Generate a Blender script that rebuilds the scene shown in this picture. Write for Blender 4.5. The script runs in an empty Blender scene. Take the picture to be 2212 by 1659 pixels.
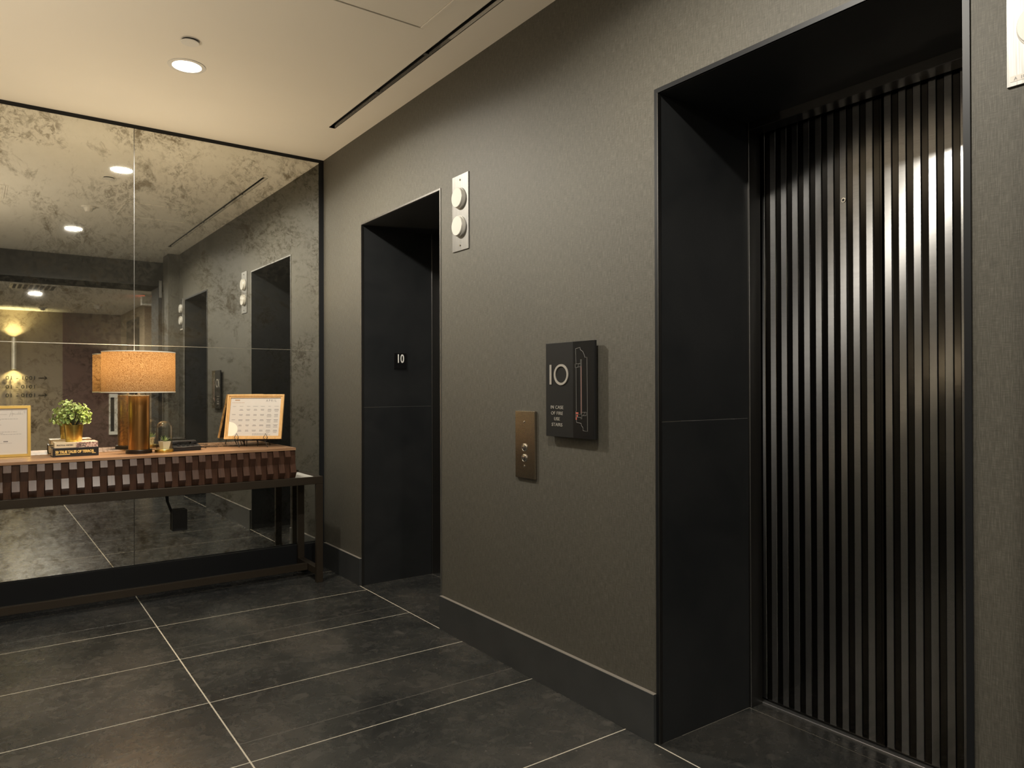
import bpy, bmesh, math, random
from mathutils import Vector, Matrix
random.seed(7)
PI = math.pi
C = bpy.context.collection
SC = bpy.context.scene

# ------------------------------------------------------------------ camera, world, exposure
cam_d = bpy.data.cameras.new('camera'); cam = bpy.data.objects.new('camera', cam_d); C.objects.link(cam)
cam_d.sensor_fit = 'HORIZONTAL'; cam_d.sensor_width = 36.0; cam_d.lens = 1563.6 / 2212 * 36; cam_d.clip_start = 0.02
YAW, PIT, ROL = 0.622, 0.005, -0.003
f = Vector((math.sin(YAW) * math.cos(PIT), math.cos(YAW) * math.cos(PIT), math.sin(PIT)))
r = Vector((math.cos(YAW), -math.sin(YAW), 0)); u = r.cross(f)
r2 = math.cos(ROL) * r + math.sin(ROL) * u; u2 = -math.sin(ROL) * r + math.cos(ROL) * u
M = Matrix((r2, u2, -f)).transposed().to_4x4(); M.translation = Vector((-2.012, -5.221, 1.325))
cam.matrix_world = M
SC.camera = cam
w = bpy.data.worlds.new('world'); SC.world = w; w.use_nodes = True
w.node_tree.nodes['Background'].inputs[0].default_value = (0.5, 0.45, 0.38, 1)
w.node_tree.nodes['Background'].inputs[1].default_value = 0.012
SC.view_settings.view_transform = 'Standard'; SC.view_settings.look = 'None'
SC.view_settings.exposure = 0.0; SC.view_settings.gamma = 1.0
SC.view_settings.use_curve_mapping = False
SC.cycles.max_bounces = 9; SC.cycles.diffuse_bounces = 5; SC.cycles.glossy_bounces = 5
SC.cycles.transparent_max_bounces = 12
SC.cycles.sample_clamp_indirect = 4.0; SC.cycles.blur_glossy = 0.6
SC.cycles.use_denoising = True

WARM = (1.0, 0.93, 0.80)
LAMPCOL = (1.0, 0.78, 0.50)
E_DOWN = 68.0       # lobby downlights, W
E_HALL = 75.0
E_LAMP = 40.0
E_SCONCE = 7.0
E_CEILFILL = 42.0

# ------------------------------------------------------------------ helpers
OFF = {}

class MB:
    """collects geometry in world coordinates"""
    def __init__(s):
        s.bm = bmesh.new()
    def box(s, x0, x1, y0, y1, z0, z1, bev=0.0, seg=1):
        t = bmesh.new()
        bmesh.ops.create_cube(t, size=1.0)
        for v in t.verts:
            v.co = Vector(((x0 + x1) / 2 + v.co.x * abs(x1 - x0), (y0 + y1) / 2 + v.co.y * abs(y1 - y0), (z0 + z1) / 2 + v.co.z * abs(z1 - z0)))
        if bev > 0:
            bmesh.ops.bevel(t, geom=list(t.edges), offset=bev, segments=seg, affect='EDGES', profile=0.6)
        s.add(t); return s
    def add(s, t, m=None):
        if m is not None:
            bmesh.ops.transform(t, matrix=m, verts=t.verts)
        me = bpy.data.meshes.new('tmp'); t.to_mesh(me); t.free(); s.bm.from_mesh(me); bpy.data.meshes.remove(me)
        return s
    def poly(s, pts):
        vs = [s.bm.verts.new(p) for p in pts]; s.bm.faces.new(vs); return s
    def prism(s, pts, vec):
        vec = Vector(vec); a = [s.bm.verts.new(p) for p in pts]; b = [s.bm.verts.new(Vector(p) + vec) for p in pts]
        n = len(pts)
        s.bm.faces.new(a[::-1]); s.bm.faces.new(b)
        for i in range(n): s.bm.faces.new((a[i], a[(i + 1) % n], b[(i + 1) % n], b[i]))
        bmesh.ops.recalc_face_normals(s.bm, faces=s.bm.faces[:]); return s
    def lathe(s, prof, c=(0, 0, 0), axis='Z', n=32):
        """prof: list of (radius, height); closed when the radii end at 0"""
        t = bmesh.new(); rings = []
        for (rr, h) in prof:
            if rr < 1e-6: rings.append([t.verts.new((0, 0, h))])
            else: rings.append([t.verts.new((rr * math.cos(2 * PI * k / n), rr * math.sin(2 * PI * k / n), h)) for k in range(n)])
        for a, b in zip(rings, rings[1:]):
            for k in range(n):
                k2 = (k + 1) % n
                if len(a) == 1 and len(b) == 1: continue
                if len(a) == 1: t.faces.new((a[0], b[k2], b[k]))
                elif len(b) == 1: t.faces.new((a[k], a[k2], b[0]))
                else: t.faces.new((a[k], a[k2], b[k2], b[k]))
        bmesh.ops.recalc_face_normals(t, faces=t.faces[:])
        m = Matrix.Identity(4)
        if axis == 'X': m = Matrix.Rotation(PI / 2, 4, 'Y')
        if axis == '-X': m = Matrix.Rotation(-PI / 2, 4, 'Y')
        if axis == 'Y': m = Matrix.Rotation(-PI / 2, 4, 'X')
        if axis == '-Y': m = Matrix.Rotation(PI / 2, 4, 'X')
        s.add(t, Matrix.Translation(c) @ m); return s
    def tube(s, pts, rad, n=8, closed=False):
        pts = [Vector(p) for p in pts]; t = bmesh.new(); rings = []; N = len(pts)
        up = Vector((0, 0, 1))
        prev = None
        for i, p in enumerate(pts):
            a = pts[(i - 1) % N] if (closed or i > 0) else p
            b = pts[(i + 1) % N] if (closed or i < N - 1) else p
            d = (b - a).normalized()
            if prev is None:
                x = d.cross(up)
                if x.length < 0.05: x = d.cross(Vector((1, 0, 0)))
            else:
                x = prev - d * prev.dot(d)
            x.normalize(); prev = x; y = d.cross(x)
            rings.append([t.verts.new(p + (x * math.cos(2 * PI * k / n) + y * math.sin(2 * PI * k / n)) * rad) for k in range(n)])
        for i in range(N if closed else N - 1):
            a = rings[i]; b = rings[(i + 1) % N]
            for k in range(n): t.faces.new((a[k], a[(k + 1) % n], b[(k + 1) % n], b[k]))
        if not closed:
            t.faces.new(rings[0][::-1]); t.faces.new(rings[-1])
        bmesh.ops.recalc_face_normals(t, faces=t.faces[:])
        s.add(t); return s
    def frame(s, o, a, b, w, h, t, d):
        """rectangular ring: origin o, unit axes a (width) b (height), bar width t, depth d along a x b"""
        o = Vector(o); a = Vector(a); b = Vector(b); n = a.cross(b)
        out = [(0, 0), (w, 0), (w, h), (0, h)]; inn = [(t, t), (w - t, t), (w - t, h - t), (t, h - t)]
        P = lambda q, z: o + a * q[0] + b * q[1] + n * z
        for i in range(4):
            j = (i + 1) % 4
            s.prism([P(out[i], 0), P(out[j], 0), P(inn[j], 0), P(inn[i], 0)], n * d)
        return s

def link(name, data, parent=None):
    o = bpy.data.objects.new(name, data); C.objects.link(o)
    if parent: o.parent = parent
    return o

def obj(name, mb, mat, parent=None, smooth=False, local=False, label=None, uv=None, autos=None):
    bm = mb.bm
    off = Vector((0, 0, 0)) if (parent is None or local) else OFF.get(parent.name, Vector((0, 0, 0)))
    if off.length > 0:
        for v in bm.verts: v.co -= off
    if uv:
        l = bm.loops.layers.uv.new('UVMap')
        for fc in bm.faces:
            for lp in fc.loops:
                co = lp.vert.co; lp[l].uv = (co[uv[0]], co[uv[1]])
    me = bpy.data.meshes.new(name); bm.to_mesh(me); bm.free()
    if smooth or autos:
        me.polygons.foreach_set('use_smooth', [True] * len(me.polygons))
        me.set_sharp_from_angle(angle=math.radians(autos or 35))
    if isinstance(mat, (list, tuple)):
        for m_ in mat: me.materials.append(m_)
    else: me.materials.append(mat)
    o = link(name, me, parent)
    OFF[o.name] = off
    if parent is None and not local:
        ref(o)
    if label: o['label'] = label
    return o

def ref(o):
    """moves the origin of a top-level mesh to the middle of its base"""
    me = o.data
    if not me.vertices: return
    xs = [v.co for v in me.vertices]
    c = Vector(((min(p.x for p in xs) + max(p.x for p in xs)) / 2, (min(p.y for p in xs) + max(p.y for p in xs)) / 2, min(p.z for p in xs)))
    me.transform(Matrix.Translation(-c)); o.location = c; OFF[o.name] = c

def thing(name, label, cat, loc=(0, 0, 0), rot=(0, 0, 0), group=None, kind=None):
    o = bpy.data.objects.new(name, None); C.objects.link(o); o.location = loc; o.rotation_euler = rot
    o.empty_display_size = 0.05
    if label: o['label'] = label
    if cat: o['category'] = cat
    if group: o['group'] = group
    if kind: o['kind'] = kind
    OFF[o.name] = Vector(loc) if tuple(rot) == (0, 0, 0) else Vector((0, 0, 0))
    return o

def struct(name, mb, mat, parent=None, **k):
    o = obj(name, mb, mat, parent, **k)
    if parent is None: o['kind'] = 'structure'
    return o

def text_mb(mb, txt, size, mat4, depth=0.0008, sx=1.0, spacing=1.0, align='LEFT', bold=0.0):
    cu = bpy.data.curves.new('t', 'FONT'); cu.body = txt; cu.size = size; cu.extrude = depth; cu.align_x = align
    cu.space_character = spacing; cu.offset = bold; cu.resolution_u = 3
    to = bpy.data.objects.new('t', cu); C.objects.link(to)
    dg = bpy.context.evaluated_depsgraph_get(); dg.update()
    me = bpy.data.meshes.new_from_object(to.evaluated_get(dg))
    t = bmesh.new(); t.from_mesh(me); bpy.data.meshes.remove(me); bpy.data.objects.remove(to); bpy.data.curves.remove(cu)
    mb.add(t, mat4 @ Matrix.Diagonal((sx, 1, 1, 1))); return mb

def basis(o, a, b):
    """matrix that sends x->a, y->b, z->a x b, origin o"""
    a = Vector(a).normalized(); b = Vector(b).normalized(); n = a.cross(b)
    m = Matrix((a, b, n)).transposed().to_4x4(); m.translation = Vector(o); return m

def copy_tree(o, parent=None):
    c = o.copy(); C.objects.link(c); c.parent = parent
    for ch in list(o.children): copy_tree(ch, c)
    return c

# ------------------------------------------------------------------ materials
def mat(name, col, rough=0.5, metal=0.0, spec=0.5, **k):
    m = bpy.data.materials.new(name); m.use_nodes = True; nt = m.node_tree; b = nt.nodes['Principled BSDF']
    b.inputs['Base Color'].default_value = (*col, 1); b.inputs['Roughness'].default_value = rough
    b.inputs['Metallic'].default_value = metal; b.inputs['Specular IOR Level'].default_value = spec
    for kk, v in k.items(): b.inputs[kk.replace('_', ' ')].default_value = v
    m.diffuse_color = (*col, 1)
    return m
def N(m, t, **k):
    n = m.node_tree.nodes.new(t)
    for a, v in k.items():
        if a.startswith('i_'): n.inputs[a[2:].replace('_', ' ')].default_value = v
        else: setattr(n, a, v)
    return n
def L(m, a, b): m.node_tree.links.new(a, b)
def P(m): return m.node_tree.nodes['Principled BSDF']
def coords(m, scale=(1, 1, 1), rot=(0, 0, 0), loc=(0, 0, 0), kind='Object'):
    tc = N(m, 'ShaderNodeTexCoord'); mp = N(m, 'ShaderNodeMapping')
    mp.inputs['Scale'].default_value = scale; mp.inputs['Rotation'].default_value = rot; mp.inputs['Location'].default_value = loc
    if kind == 'World':
        g = N(m, 'ShaderNodeNewGeometry'); L(m, g.outputs['Position'], mp.inputs[0])
    else: L(m, tc.outputs[kind], mp.inputs[0])
    return mp.outputs[0]
def noise(m, vec, scale, detail=4, rough=0.55, dist=0.0):
    n = N(m, 'ShaderNodeTexNoise'); n.inputs['Scale'].default_value = scale; n.inputs['Detail'].default_value = detail
    n.inputs['Roughness'].default_value = rough; n.inputs['Distortion'].default_value = dist; L(m, vec, n.inputs['Vector']); return n.outputs['Fac']
def ramp(m, fac, stops):
    n = N(m, 'ShaderNodeValToRGB'); e = n.color_ramp.elements
    while len(e) < len(stops): e.new(0.5)
    for el, (p, c) in zip(e, stops): el.position = p; el.color = (*c, 1) if len(c) == 3 else c
    L(m, fac, n.inputs[0]); return n.outputs[0]
def mixc(m, fac, a, b, mode='MIX'):
    n = N(m, 'ShaderNodeMix', data_type='RGBA', blend_type=mode)
    if isinstance(fac, (int, float)): n.inputs[0].default_value = fac
    else: L(m, fac, n.inputs[0])
    for i, x in ((6, a), (7, b)):
        if isinstance(x, tuple): n.inputs[i].default_value = (*x, 1)
        else: L(m, x, n.inputs[i])
    return n.outputs[2]
def bump(m, h, strength=0.2, dist=0.002):
    n = N(m, 'ShaderNodeBump'); n.inputs['Strength'].default_value = strength; n.inputs['Distance'].default_value = dist
    L(m, h, n.inputs['Height']); L(m, n.outputs[0], P(m).inputs['Normal']); return n
def math_(m, op, a, b=0.0):
    n = N(m, 'ShaderNodeMath', operation=op)
    for i, x in ((0, a), (1, b)):
        if isinstance(x, (int, float)): n.inputs[i].default_value = x
        else: L(m, x, n.inputs[i])
    return n.outputs[0]

# slate floor tiles
M_TILE = mat('slate_tile', (0.05, 0.05, 0.046), 0.4, 0, 1.0)
v = coords(M_TILE, kind='World')
n1 = noise(M_TILE, v, 1.7, 6, 0.6, 0.6); n2 = noise(M_TILE, v, 14, 8, 0.7, 1.2); n3 = noise(M_TILE, v, 55, 3, 0.6)
c = ramp(M_TILE, n1, [(0.36, (0.020, 0.021, 0.021)), (0.5, (0.036, 0.037, 0.035)), (0.64, (0.064, 0.060, 0.054))])
c = mixc(M_TILE, ramp(M_TILE, n2, [(0.55, (0, 0, 0)), (0.72, (0.45,) * 3)]), c, (0.14, 0.125, 0.11))
sp = N(M_TILE, 'ShaderNodeTexVoronoi'); sp.inputs['Scale'].default_value = 17; L(M_TILE, v, sp.inputs['Vector'])
c = mixc(M_TILE, ramp(M_TILE, sp.outputs['Distance'], [(0.035, (0.55, 0.55, 0.55)), (0.085, (0, 0, 0))]), c, (0.24, 0.22, 0.20))
L(M_TILE, c, P(M_TILE).inputs['Base Color'])
L(M_TILE, ramp(M_TILE, n2, [(0.3, (0.20,) * 3), (0.7, (0.33,) * 3)]), P(M_TILE).inputs['Roughness'])
vs = coords(M_TILE, kind='World', scale=(1, 2.6, 1))
bump(M_TILE, math_(M_TILE, 'ADD', noise(M_TILE, vs, 26, 6, 0.62, 0.8), math_(M_TILE, 'MULTIPLY', n2, 1.2)), 0.24, 0.0028)
M_GROUT = mat('pale_grout', (0.62, 0.57, 0.48), 0.8)
M_GROUT_D = mat('dark_joint', (0.26, 0.24, 0.21), 0.8)

# black porcelain panels
M_PORC = mat('black_porcelain', (0.018, 0.020, 0.022), 0.42, 0, 0.5)
v = coords(M_PORC, kind='World')
L(M_PORC, ramp(M_PORC, noise(M_PORC, v, 3.2, 7, 0.65, 0.5), [(0.3, (0.010, 0.0115, 0.013)), (0.75, (0.021, 0.022, 0.023))]), P(M_PORC).inputs['Base Color'])
bump(M_PORC, noise(M_PORC, v, 60, 4, 0.6), 0.08, 0.002)
M_JOINT = mat('panel_joint', (0.12, 0.12, 0.115), 0.6)

# woven wallcovering
M_WALL = mat('woven_wallcovering', (0.15, 0.14, 0.115), 0.62, 0, 0.4)
vw = coords(M_WALL, kind='World', scale=(1, 1, 1))
wa = noise(M_WALL, coords(M_WALL, kind='World', scale=(420, 420, 26)), 1.0, 3, 0.6)
wb = noise(M_WALL, coords(M_WALL, kind='World', scale=(40, 40, 520)), 1.0, 3, 0.6)
wc = noise(M_WALL, coords(M_WALL, kind='World', scale=(1, 1, .6)), 2.2, 4, 0.6)
wv = math_(M_WALL, 'ADD', math_(M_WALL, 'MULTIPLY', wa, 0.6), math_(M_WALL, 'MULTIPLY', wb, 0.4))
c = ramp(M_WALL, wv, [(0.34, (0.040, 0.037, 0.029)), (0.5, (0.072, 0.067, 0.054)), (0.66, (0.125, 0.118, 0.098))])
c = mixc(M_WALL, 0.25, c, ramp(M_WALL, wc, [(0.3, (0.062, 0.058, 0.050)), (0.7, (0.084, 0.076, 0.058))]))
L(M_WALL, c, P(M_WALL).inputs['Base Color'])
bump(M_WALL, wv, 0.35, 0.0012)

M_WALL2 = mat('hall_wallpaper', (0.24, 0.19, 0.13), 0.7)
M_WALL3 = mat('hall_end_wall', (0.115, 0.062, 0.05), 0.7)
M_CEIL = mat('ceiling_paint', (0.72, 0.66, 0.58), 0.85, 0, 0.2)
v = coords(M_CEIL, kind='World'); bump(M_CEIL, noise(M_CEIL, v, 90, 3), 0.05, 0.001)
L(M_CEIL, ramp(M_CEIL, noise(M_CEIL, v, 0.9, 3), [(0.3, (0.80, 0.76, 0.68)), (0.7, (0.84, 0.80, 0.72))]), P(M_CEIL).inputs['Base Color'])
M_BASE = mat('charcoal_baseboard', (0.048, 0.050, 0.050), 0.42, 0, 0.5)
v = coords(M_BASE, kind='World'); L(M_BASE, ramp(M_BASE, noise(M_BASE, v, 6, 4), [(0.3, (0.030, 0.032, 0.033)), (0.7, (0.042, 0.044, 0.045))]), P(M_BASE).inputs['Base Color'])
M_SOFFIT = mat('dark_header_paint', (0.028, 0.027, 0.025), 0.6)
M_BLACK = mat('black_metal_trim', (0.010, 0.011, 0.013), 0.45, 0.3, 0.4)
M_BLACKPL = mat('black_plastic', (0.010, 0.010, 0.011), 0.38)
M_VOID = mat('black_void', (0.004, 0.004, 0.005), 0.7)

# antique mirror
M_MIR = bpy.data.materials.new('antique_mirror_glass'); M_MIR.use_nodes = True; m = M_MIR; nt = m.node_tree
P_ = P(m); P_.inputs['Metallic'].default_value = 1.0; P_.inputs['Roughness'].default_value = 0.02
v = coords(m, kind='World')
big = noise(m, v, 1.7, 4, 0.6, 0.6); fine = noise(m, v, 26, 10, 0.78, 0.9); spots = noise(m, coords(m, kind='World', loc=(7, 3, 1)), 4.6, 9, 0.74, 0.7)
clus = noise(m, coords(m, kind='World', loc=(2, 9, 5)), 3.4, 5, 0.65, 0.4)
blot = ramp(m, spots, [(0.54, (0, 0, 0)), (0.66, (1, 1, 1))])
crk = ramp(m, fine, [(0.47, (0, 0, 0)), (0.58, (1, 1, 1))])
crk = math_(m, 'MULTIPLY', crk, ramp(m, clus, [(0.43, (0.05,) * 3), (0.56, (1, 1, 1))]))
stain = math_(m, 'MINIMUM', math_(m, 'ADD', math_(m, 'MULTIPLY', blot, 0.85), math_(m, 'MULTIPLY', crk, 0.75)), 1.0)
refc = mixc(m, stain, (0.86, 0.865, 0.82), (0.27, 0.24, 0.19))
refc = mixc(m, ramp(m, big, [(0.35, (0, 0, 0)), (0.65, (0.35,) * 3)]), refc, (0.62, 0.61, 0.53))
L(m, refc, P_.inputs['Base Color'])
P_.inputs['Roughness'].default_value = 0.012
dif = N(m, 'ShaderNodeBsdfDiffuse'); L(m, mixc(m, stain, (0.34, 0.33, 0.28), (0.11, 0.095, 0.07)), dif.inputs[0])
mx = N(m, 'ShaderNodeMixShader'); L(m, ramp(m, stain, [(0.0, (0.015,) * 3), (1.0, (0.07,) * 3)]), mx.inputs[0])
L(m, P_.outputs[0], mx.inputs[1]); L(m, dif.outputs[0], mx.inputs[2]); L(m, mx.outputs[0], nt.nodes['Material Output'].inputs[0])
M_MIREDGE = mat('mirror_polished_edge', (0.75, 0.72, 0.62), 0.25, 0.9)

# metals
def brushed(name, col, rough, aniso, rot, scale=(1, 1, 1)):
    m = mat(name, col, rough, 1.0); b = P(m)
    b.inputs['Anisotropic'].default_value = aniso; b.inputs['Anisotropic Rotation'].default_value = rot
    tg = N(m, 'ShaderNodeTangent'); tg.direction_type = 'UV_MAP'; tg.uv_map = 'UVMap'
    L(m, tg.outputs[0], b.inputs['Tangent'])
    v = coords(m, kind='World', rot=(math.radians(45), 0, 0), scale=scale)
    n = noise(m, v, 1.0, 3, 0.6)
    L(m, ramp(m, n, [(0.3, tuple(x * 0.86 for x in col)), (0.7, tuple(min(1, x * 1.1) for x in col))]), b.inputs['Base Color'])
    return m
M_STRIP = brushed('brushed_steel_strip', (0.37, 0.37, 0.375), 0.24, 0.93, 0.125, (60, 8, 420))
M_STRIPD = mat('dark_polished_steel', (0.055, 0.052, 0.048), 0.16, 1.0)
M_STEEL = mat('brushed_steel', (0.50, 0.49, 0.47), 0.50, 1.0)
v = coords(M_STEEL, kind='World', scale=(300, 300, 8)); L(M_STEEL, ramp(M_STEEL, noise(M_STEEL, v, 1, 3), [(0.3, (0.20, 0.197, 0.19)), (0.7, (0.30, 0.293, 0.28))]), P(M_STEEL).inputs['Base Color'])
M_STEELD = mat('dark_steel_frame', (0.12, 0.117, 0.113), 0.38, 1.0)
M_TUBE = mat('satin_nickel_tube', (0.85, 0.80, 0.68), 0.35, 0.5)
M_SILL = mat('aluminium_sill', (0.55, 0.55, 0.55), 0.35, 0.9)
M_NICKEL = mat('brushed_bronze_nickel', (0.40, 0.34, 0.27), 0.27, 1.0)
v = coords(M_NICKEL, kind='World', scale=(20, 20, 500)); L(M_NICKEL, ramp(M_NICKEL, noise(M_NICKEL, v, 1, 3), [(0.3, (0.34, 0.29, 0.23)), (0.7, (0.46, 0.40, 0.32))]), P(M_NICKEL).inputs['Base Color'])
M_CHROME = mat('chrome', (0.8, 0.8, 0.8), 0.08, 1.0)
M_LENS = mat('white_acrylic_lens', (0.50, 0.48, 0.44), 0.35)
M_BRONZE = mat('dark_bronze_metal', (0.040, 0.030, 0.020), 0.45, 0.5)
M_COPPER = mat('antique_brass_column', (0.42, 0.22, 0.075), 0.33, 1.0)
v = coords(M_COPPER, kind='World', scale=(120, 120, 6)); L(M_COPPER, ramp(M_COPPER, noise(M_COPPER, v, 1, 3), [(0.3, (0.36, 0.18, 0.06)), (0.7, (0.50, 0.28, 0.10))]), P(M_COPPER).inputs['Base Color'])
M_DBASE = mat('blackened_bronze', (0.035, 0.03, 0.025), 0.35, 0.7)
M_GOLD = mat('gold_pot', (0.75, 0.48, 0.10), 0.30, 1.0)
v = coords(M_GOLD, kind='World', scale=(8, 8, 200)); L(M_GOLD, ramp(M_GOLD, noise(M_GOLD, v, 1, 3), [(0.3, (0.62, 0.47, 0.12)), (0.7, (0.78, 0.60, 0.18))]), P(M_GOLD).inputs['Base Color'])
M_GOLDF = mat('gold_picture_frame', (0.72, 0.48, 0.14), 0.32, 0.9)

# wood
def wood(name, c1, c2, rough, scale, rot=(0, 0, 0)):
    m = mat(name, c1, rough, 0, 0.5)
    v = coords(m, kind='World', scale=scale, rot=rot)
    n = noise(m, v, 1.0, 6, 0.62, 1.4)
    L(m, ramp(m, n, [(0.3, c1), (0.7, c2)]), P(m).inputs['Base Color'])
    bump(m, n, 0.08, 0.001)
    return m
M_TOP = wood('walnut_table_top', (0.24, 0.125, 0.065), (0.42, 0.25, 0.14), 0.32, (2.5, 45, 45))
M_SLAT = wood('dark_walnut_slat', (0.046, 0.022, 0.014), (0.082, 0.040, 0.025), 0.26, (60, 8, 5))
M_OAK = wood('pale_gilt_wood', (0.62, 0.36, 0.13), (0.78, 0.50, 0.22), 0.35, (30, 30, 6))
M_SHELFREFL = mat('shelf_reflection', (0.86, 0.84, 0.78), 0.25)  # bright reflection on the glossy shelf, painted as a pale base colour
M_PAPER = mat('white_paper', (0.64, 0.60, 0.55), 0.7)
M_PAPER2 = mat('cream_paper', (0.95, 0.91, 0.78), 0.6)
M_INK = mat('grey_print', (0.22, 0.21, 0.21), 0.7)
M_INKB = mat('brown_print', (0.40, 0.24, 0.13), 0.7)
M_INKK = mat('black_print', (0.03, 0.03, 0.03), 0.6)
M_YEL = mat('yellow_print', (0.85, 0.62, 0.22), 0.5)
M_WHITE = mat('white_plastic', (0.75, 0.73, 0.68), 0.4)
M_SIGN = mat('charcoal_sign_face', (0.014, 0.014, 0.014), 0.45, 0, 0.25)
M_SIGNB = mat('black_sign_panel', (0.007, 0.007, 0.0075), 0.25)
M_SIGNTXT = mat('silver_sign_lettering', (0.30, 0.28, 0.25), 0.4)
M_WTXT = mat('white_sign_lettering', (0.85, 0.84, 0.80), 0.4)
M_LINE = mat('grey_plan_line', (0.30, 0.29, 0.27), 0.5)
M_RED = mat('red_plan_mark', (0.45, 0.10, 0.07), 0.5)
M_BOOKK = mat('black_book_cover', (0.012, 0.012, 0.013), 0.35)
M_BOOKC = mat('cream_book_cover', (0.72, 0.62, 0.44), 0.5)
M_BOOKP = mat('pink_patterned_cover', (0.6, 0.4, 0.36), 0.5)
v = coords(M_BOOKP, kind='World'); L(M_BOOKP, ramp(M_BOOKP, noise(M_BOOKP, v, 130, 3, 0.7), [(0.40, (0.16, 0.07, 0.06)), (0.5, (0.62, 0.42, 0.36)), (0.62, (0.80, 0.66, 0.56))]), P(M_BOOKP).inputs['Base Color'])
M_PAGES = mat('book_pages', (0.75, 0.62, 0.42), 0.8)
M_LEAF = mat('variegated_leaf', (0.25, 0.38, 0.09), 0.45)
v = coords(M_LEAF, kind='World'); oi = N(M_LEAF, 'ShaderNodeAttribute'); oi.attribute_name = 'shade'
L(M_LEAF, ramp(M_LEAF, oi.outputs['Fac'], [(0.0, (0.06, 0.13, 0.035)), (0.4, (0.42, 0.54, 0.16)), (1.0, (0.85, 0.95, 0.50))]), P(M_LEAF).inputs['Base Color'])
M_SUCC = mat('succulent_leaf', (0.10, 0.20, 0.08), 0.4)
oi = N(M_SUCC, 'ShaderNodeAttribute'); oi.attribute_name = 'shade'
L(M_SUCC, ramp(M_SUCC, oi.outputs['Fac'], [(0.0, (0.05, 0.13, 0.05)), (1.0, (0.42, 0.52, 0.24))]), P(M_SUCC).inputs['Base Color'])
M_SOIL = mat('dark_moss', (0.02, 0.025, 0.012), 0.9)
M_CERAM = mat('white_ceramic', (0.82, 0.76, 0.62), 0.35)
M_REDGLOW = mat('exit_sign_red', (0.5, 0.02, 0.01), 0.5)
P(M_REDGLOW).inputs['Emission Color'].default_value = (1, 0.08, 0.03, 1); P(M_REDGLOW).inputs['Emission Strength'].default_value = 2.0

def emis(name, col, s):
    m = bpy.data.materials.new(name); m.use_nodes = True; nt = m.node_tree; nt.nodes.clear()
    e = nt.nodes.new('ShaderNodeEmission'); e.inputs[0].default_value = (*col, 1); e.inputs[1].default_value = s
    o = nt.nodes.new('ShaderNodeOutputMaterial'); nt.links.new(e.outputs[0], o.inputs[0]); return m
M_LED = emis('led_lens', (1.0, 0.93, 0.80), 14)
M_BULB = emis('warm_bulb', (1.0, 0.7, 0.38), 14)
M_SLED = emis('sconce_led', (1.0, 0.9, 0.45), 20)

# thin clear glass
M_GLASS = bpy.data.materials.new('clear_glass'); M_GLASS.use_nodes = True; nt = M_GLASS.node_tree; nt.nodes.remove(P(M_GLASS))
tr = N(M_GLASS, 'ShaderNodeBsdfTransparent'); tr.inputs[0].default_value = (0.97, 0.98, 0.97, 1)
gl = N(M_GLASS, 'ShaderNodeBsdfGlossy'); gl.inputs['Roughness'].default_value = 0.03
lw = N(M_GLASS, 'ShaderNodeLayerWeight'); lw.inputs[0].default_value = 0.5
mx = N(M_GLASS, 'ShaderNodeMixShader'); pw = math_(M_GLASS, 'MULTIPLY', math_(M_GLASS, 'POWER', lw.outputs['Facing'], 3.0), 0.5); L(M_GLASS, math_(M_GLASS, 'ADD', pw, 0.045), mx.inputs[0]); L(M_GLASS, tr.outputs[0], mx.inputs[1]); L(M_GLASS, gl.outputs[0], mx.inputs[2])
L(M_GLASS, mx.outputs[0], nt.nodes['Material Output'].inputs[0])

# linen lamp shade
M_SHADE = bpy.data.materials.new('linen_lamp_shade'); M_SHADE.use_nodes = True; m = M_SHADE; nt = m.node_tree; nt.nodes.remove(P(m))
v = coords(m, kind='World')
nf = noise(m, coords(m, kind='World', scale=(330, 330, 210)), 1.0, 2, 0.6)
colr = ramp(m, nf, [(0.36, (0.17, 0.10, 0.045)), (0.5, (0.335, 0.245, 0.145)), (0.7, (0.44, 0.36, 0.25))])
d = N(m, 'ShaderNodeBsdfDiffuse'); t = N(m, 'ShaderNodeBsdfTranslucent'); L(m, colr, d.inputs[0]); L(m, colr, t.inputs[0])
mx = N(m, 'ShaderNodeMixShader'); mx.inputs[0].default_value = 0.55; L(m, d.outputs[0], mx.inputs[1]); L(m, t.outputs[0], mx.inputs[2])
L(m, mx.outputs[0], nt.nodes['Material Output'].inputs[0])

def area(name, loc, rot, size, energy, col, parent=None, spread=PI, shape='DISK'):
    d = bpy.data.lights.new(name, 'AREA'); d.shape = shape; d.size = size; d.energy = energy; d.color = col; d.spread = spread
    o = bpy.data.objects.new(name, d); C.objects.link(o); o.rotation_euler = rot
    if parent: o.parent = parent; o.location = Vector(loc) - OFF[parent.name]
    else: o.location = loc
    return o
def point(name, loc, energy, col, rad=0.03, parent=None):
    d = bpy.data.lights.new(name, 'POINT'); d.energy = energy; d.color = col; d.shadow_soft_size = rad
    o = bpy.data.objects.new(name, d); C.objects.link(o)
    if parent: o.parent = parent; o.location = Vector(loc) - OFF[parent.name]
    else: o.location = loc
    return o

H = 3.03          # lobby ceiling
HH = 2.66         # hall ceiling
XL = -3.35        # left wall of the lobby
YH = -5.50        # header face
OP = [(-0.691, -1.736), (-3.354, -4.395)]   # elevator openings on the wall x = 0
OZ = 2.42; OD = 0.55                         # opening height, reveal depth

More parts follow.
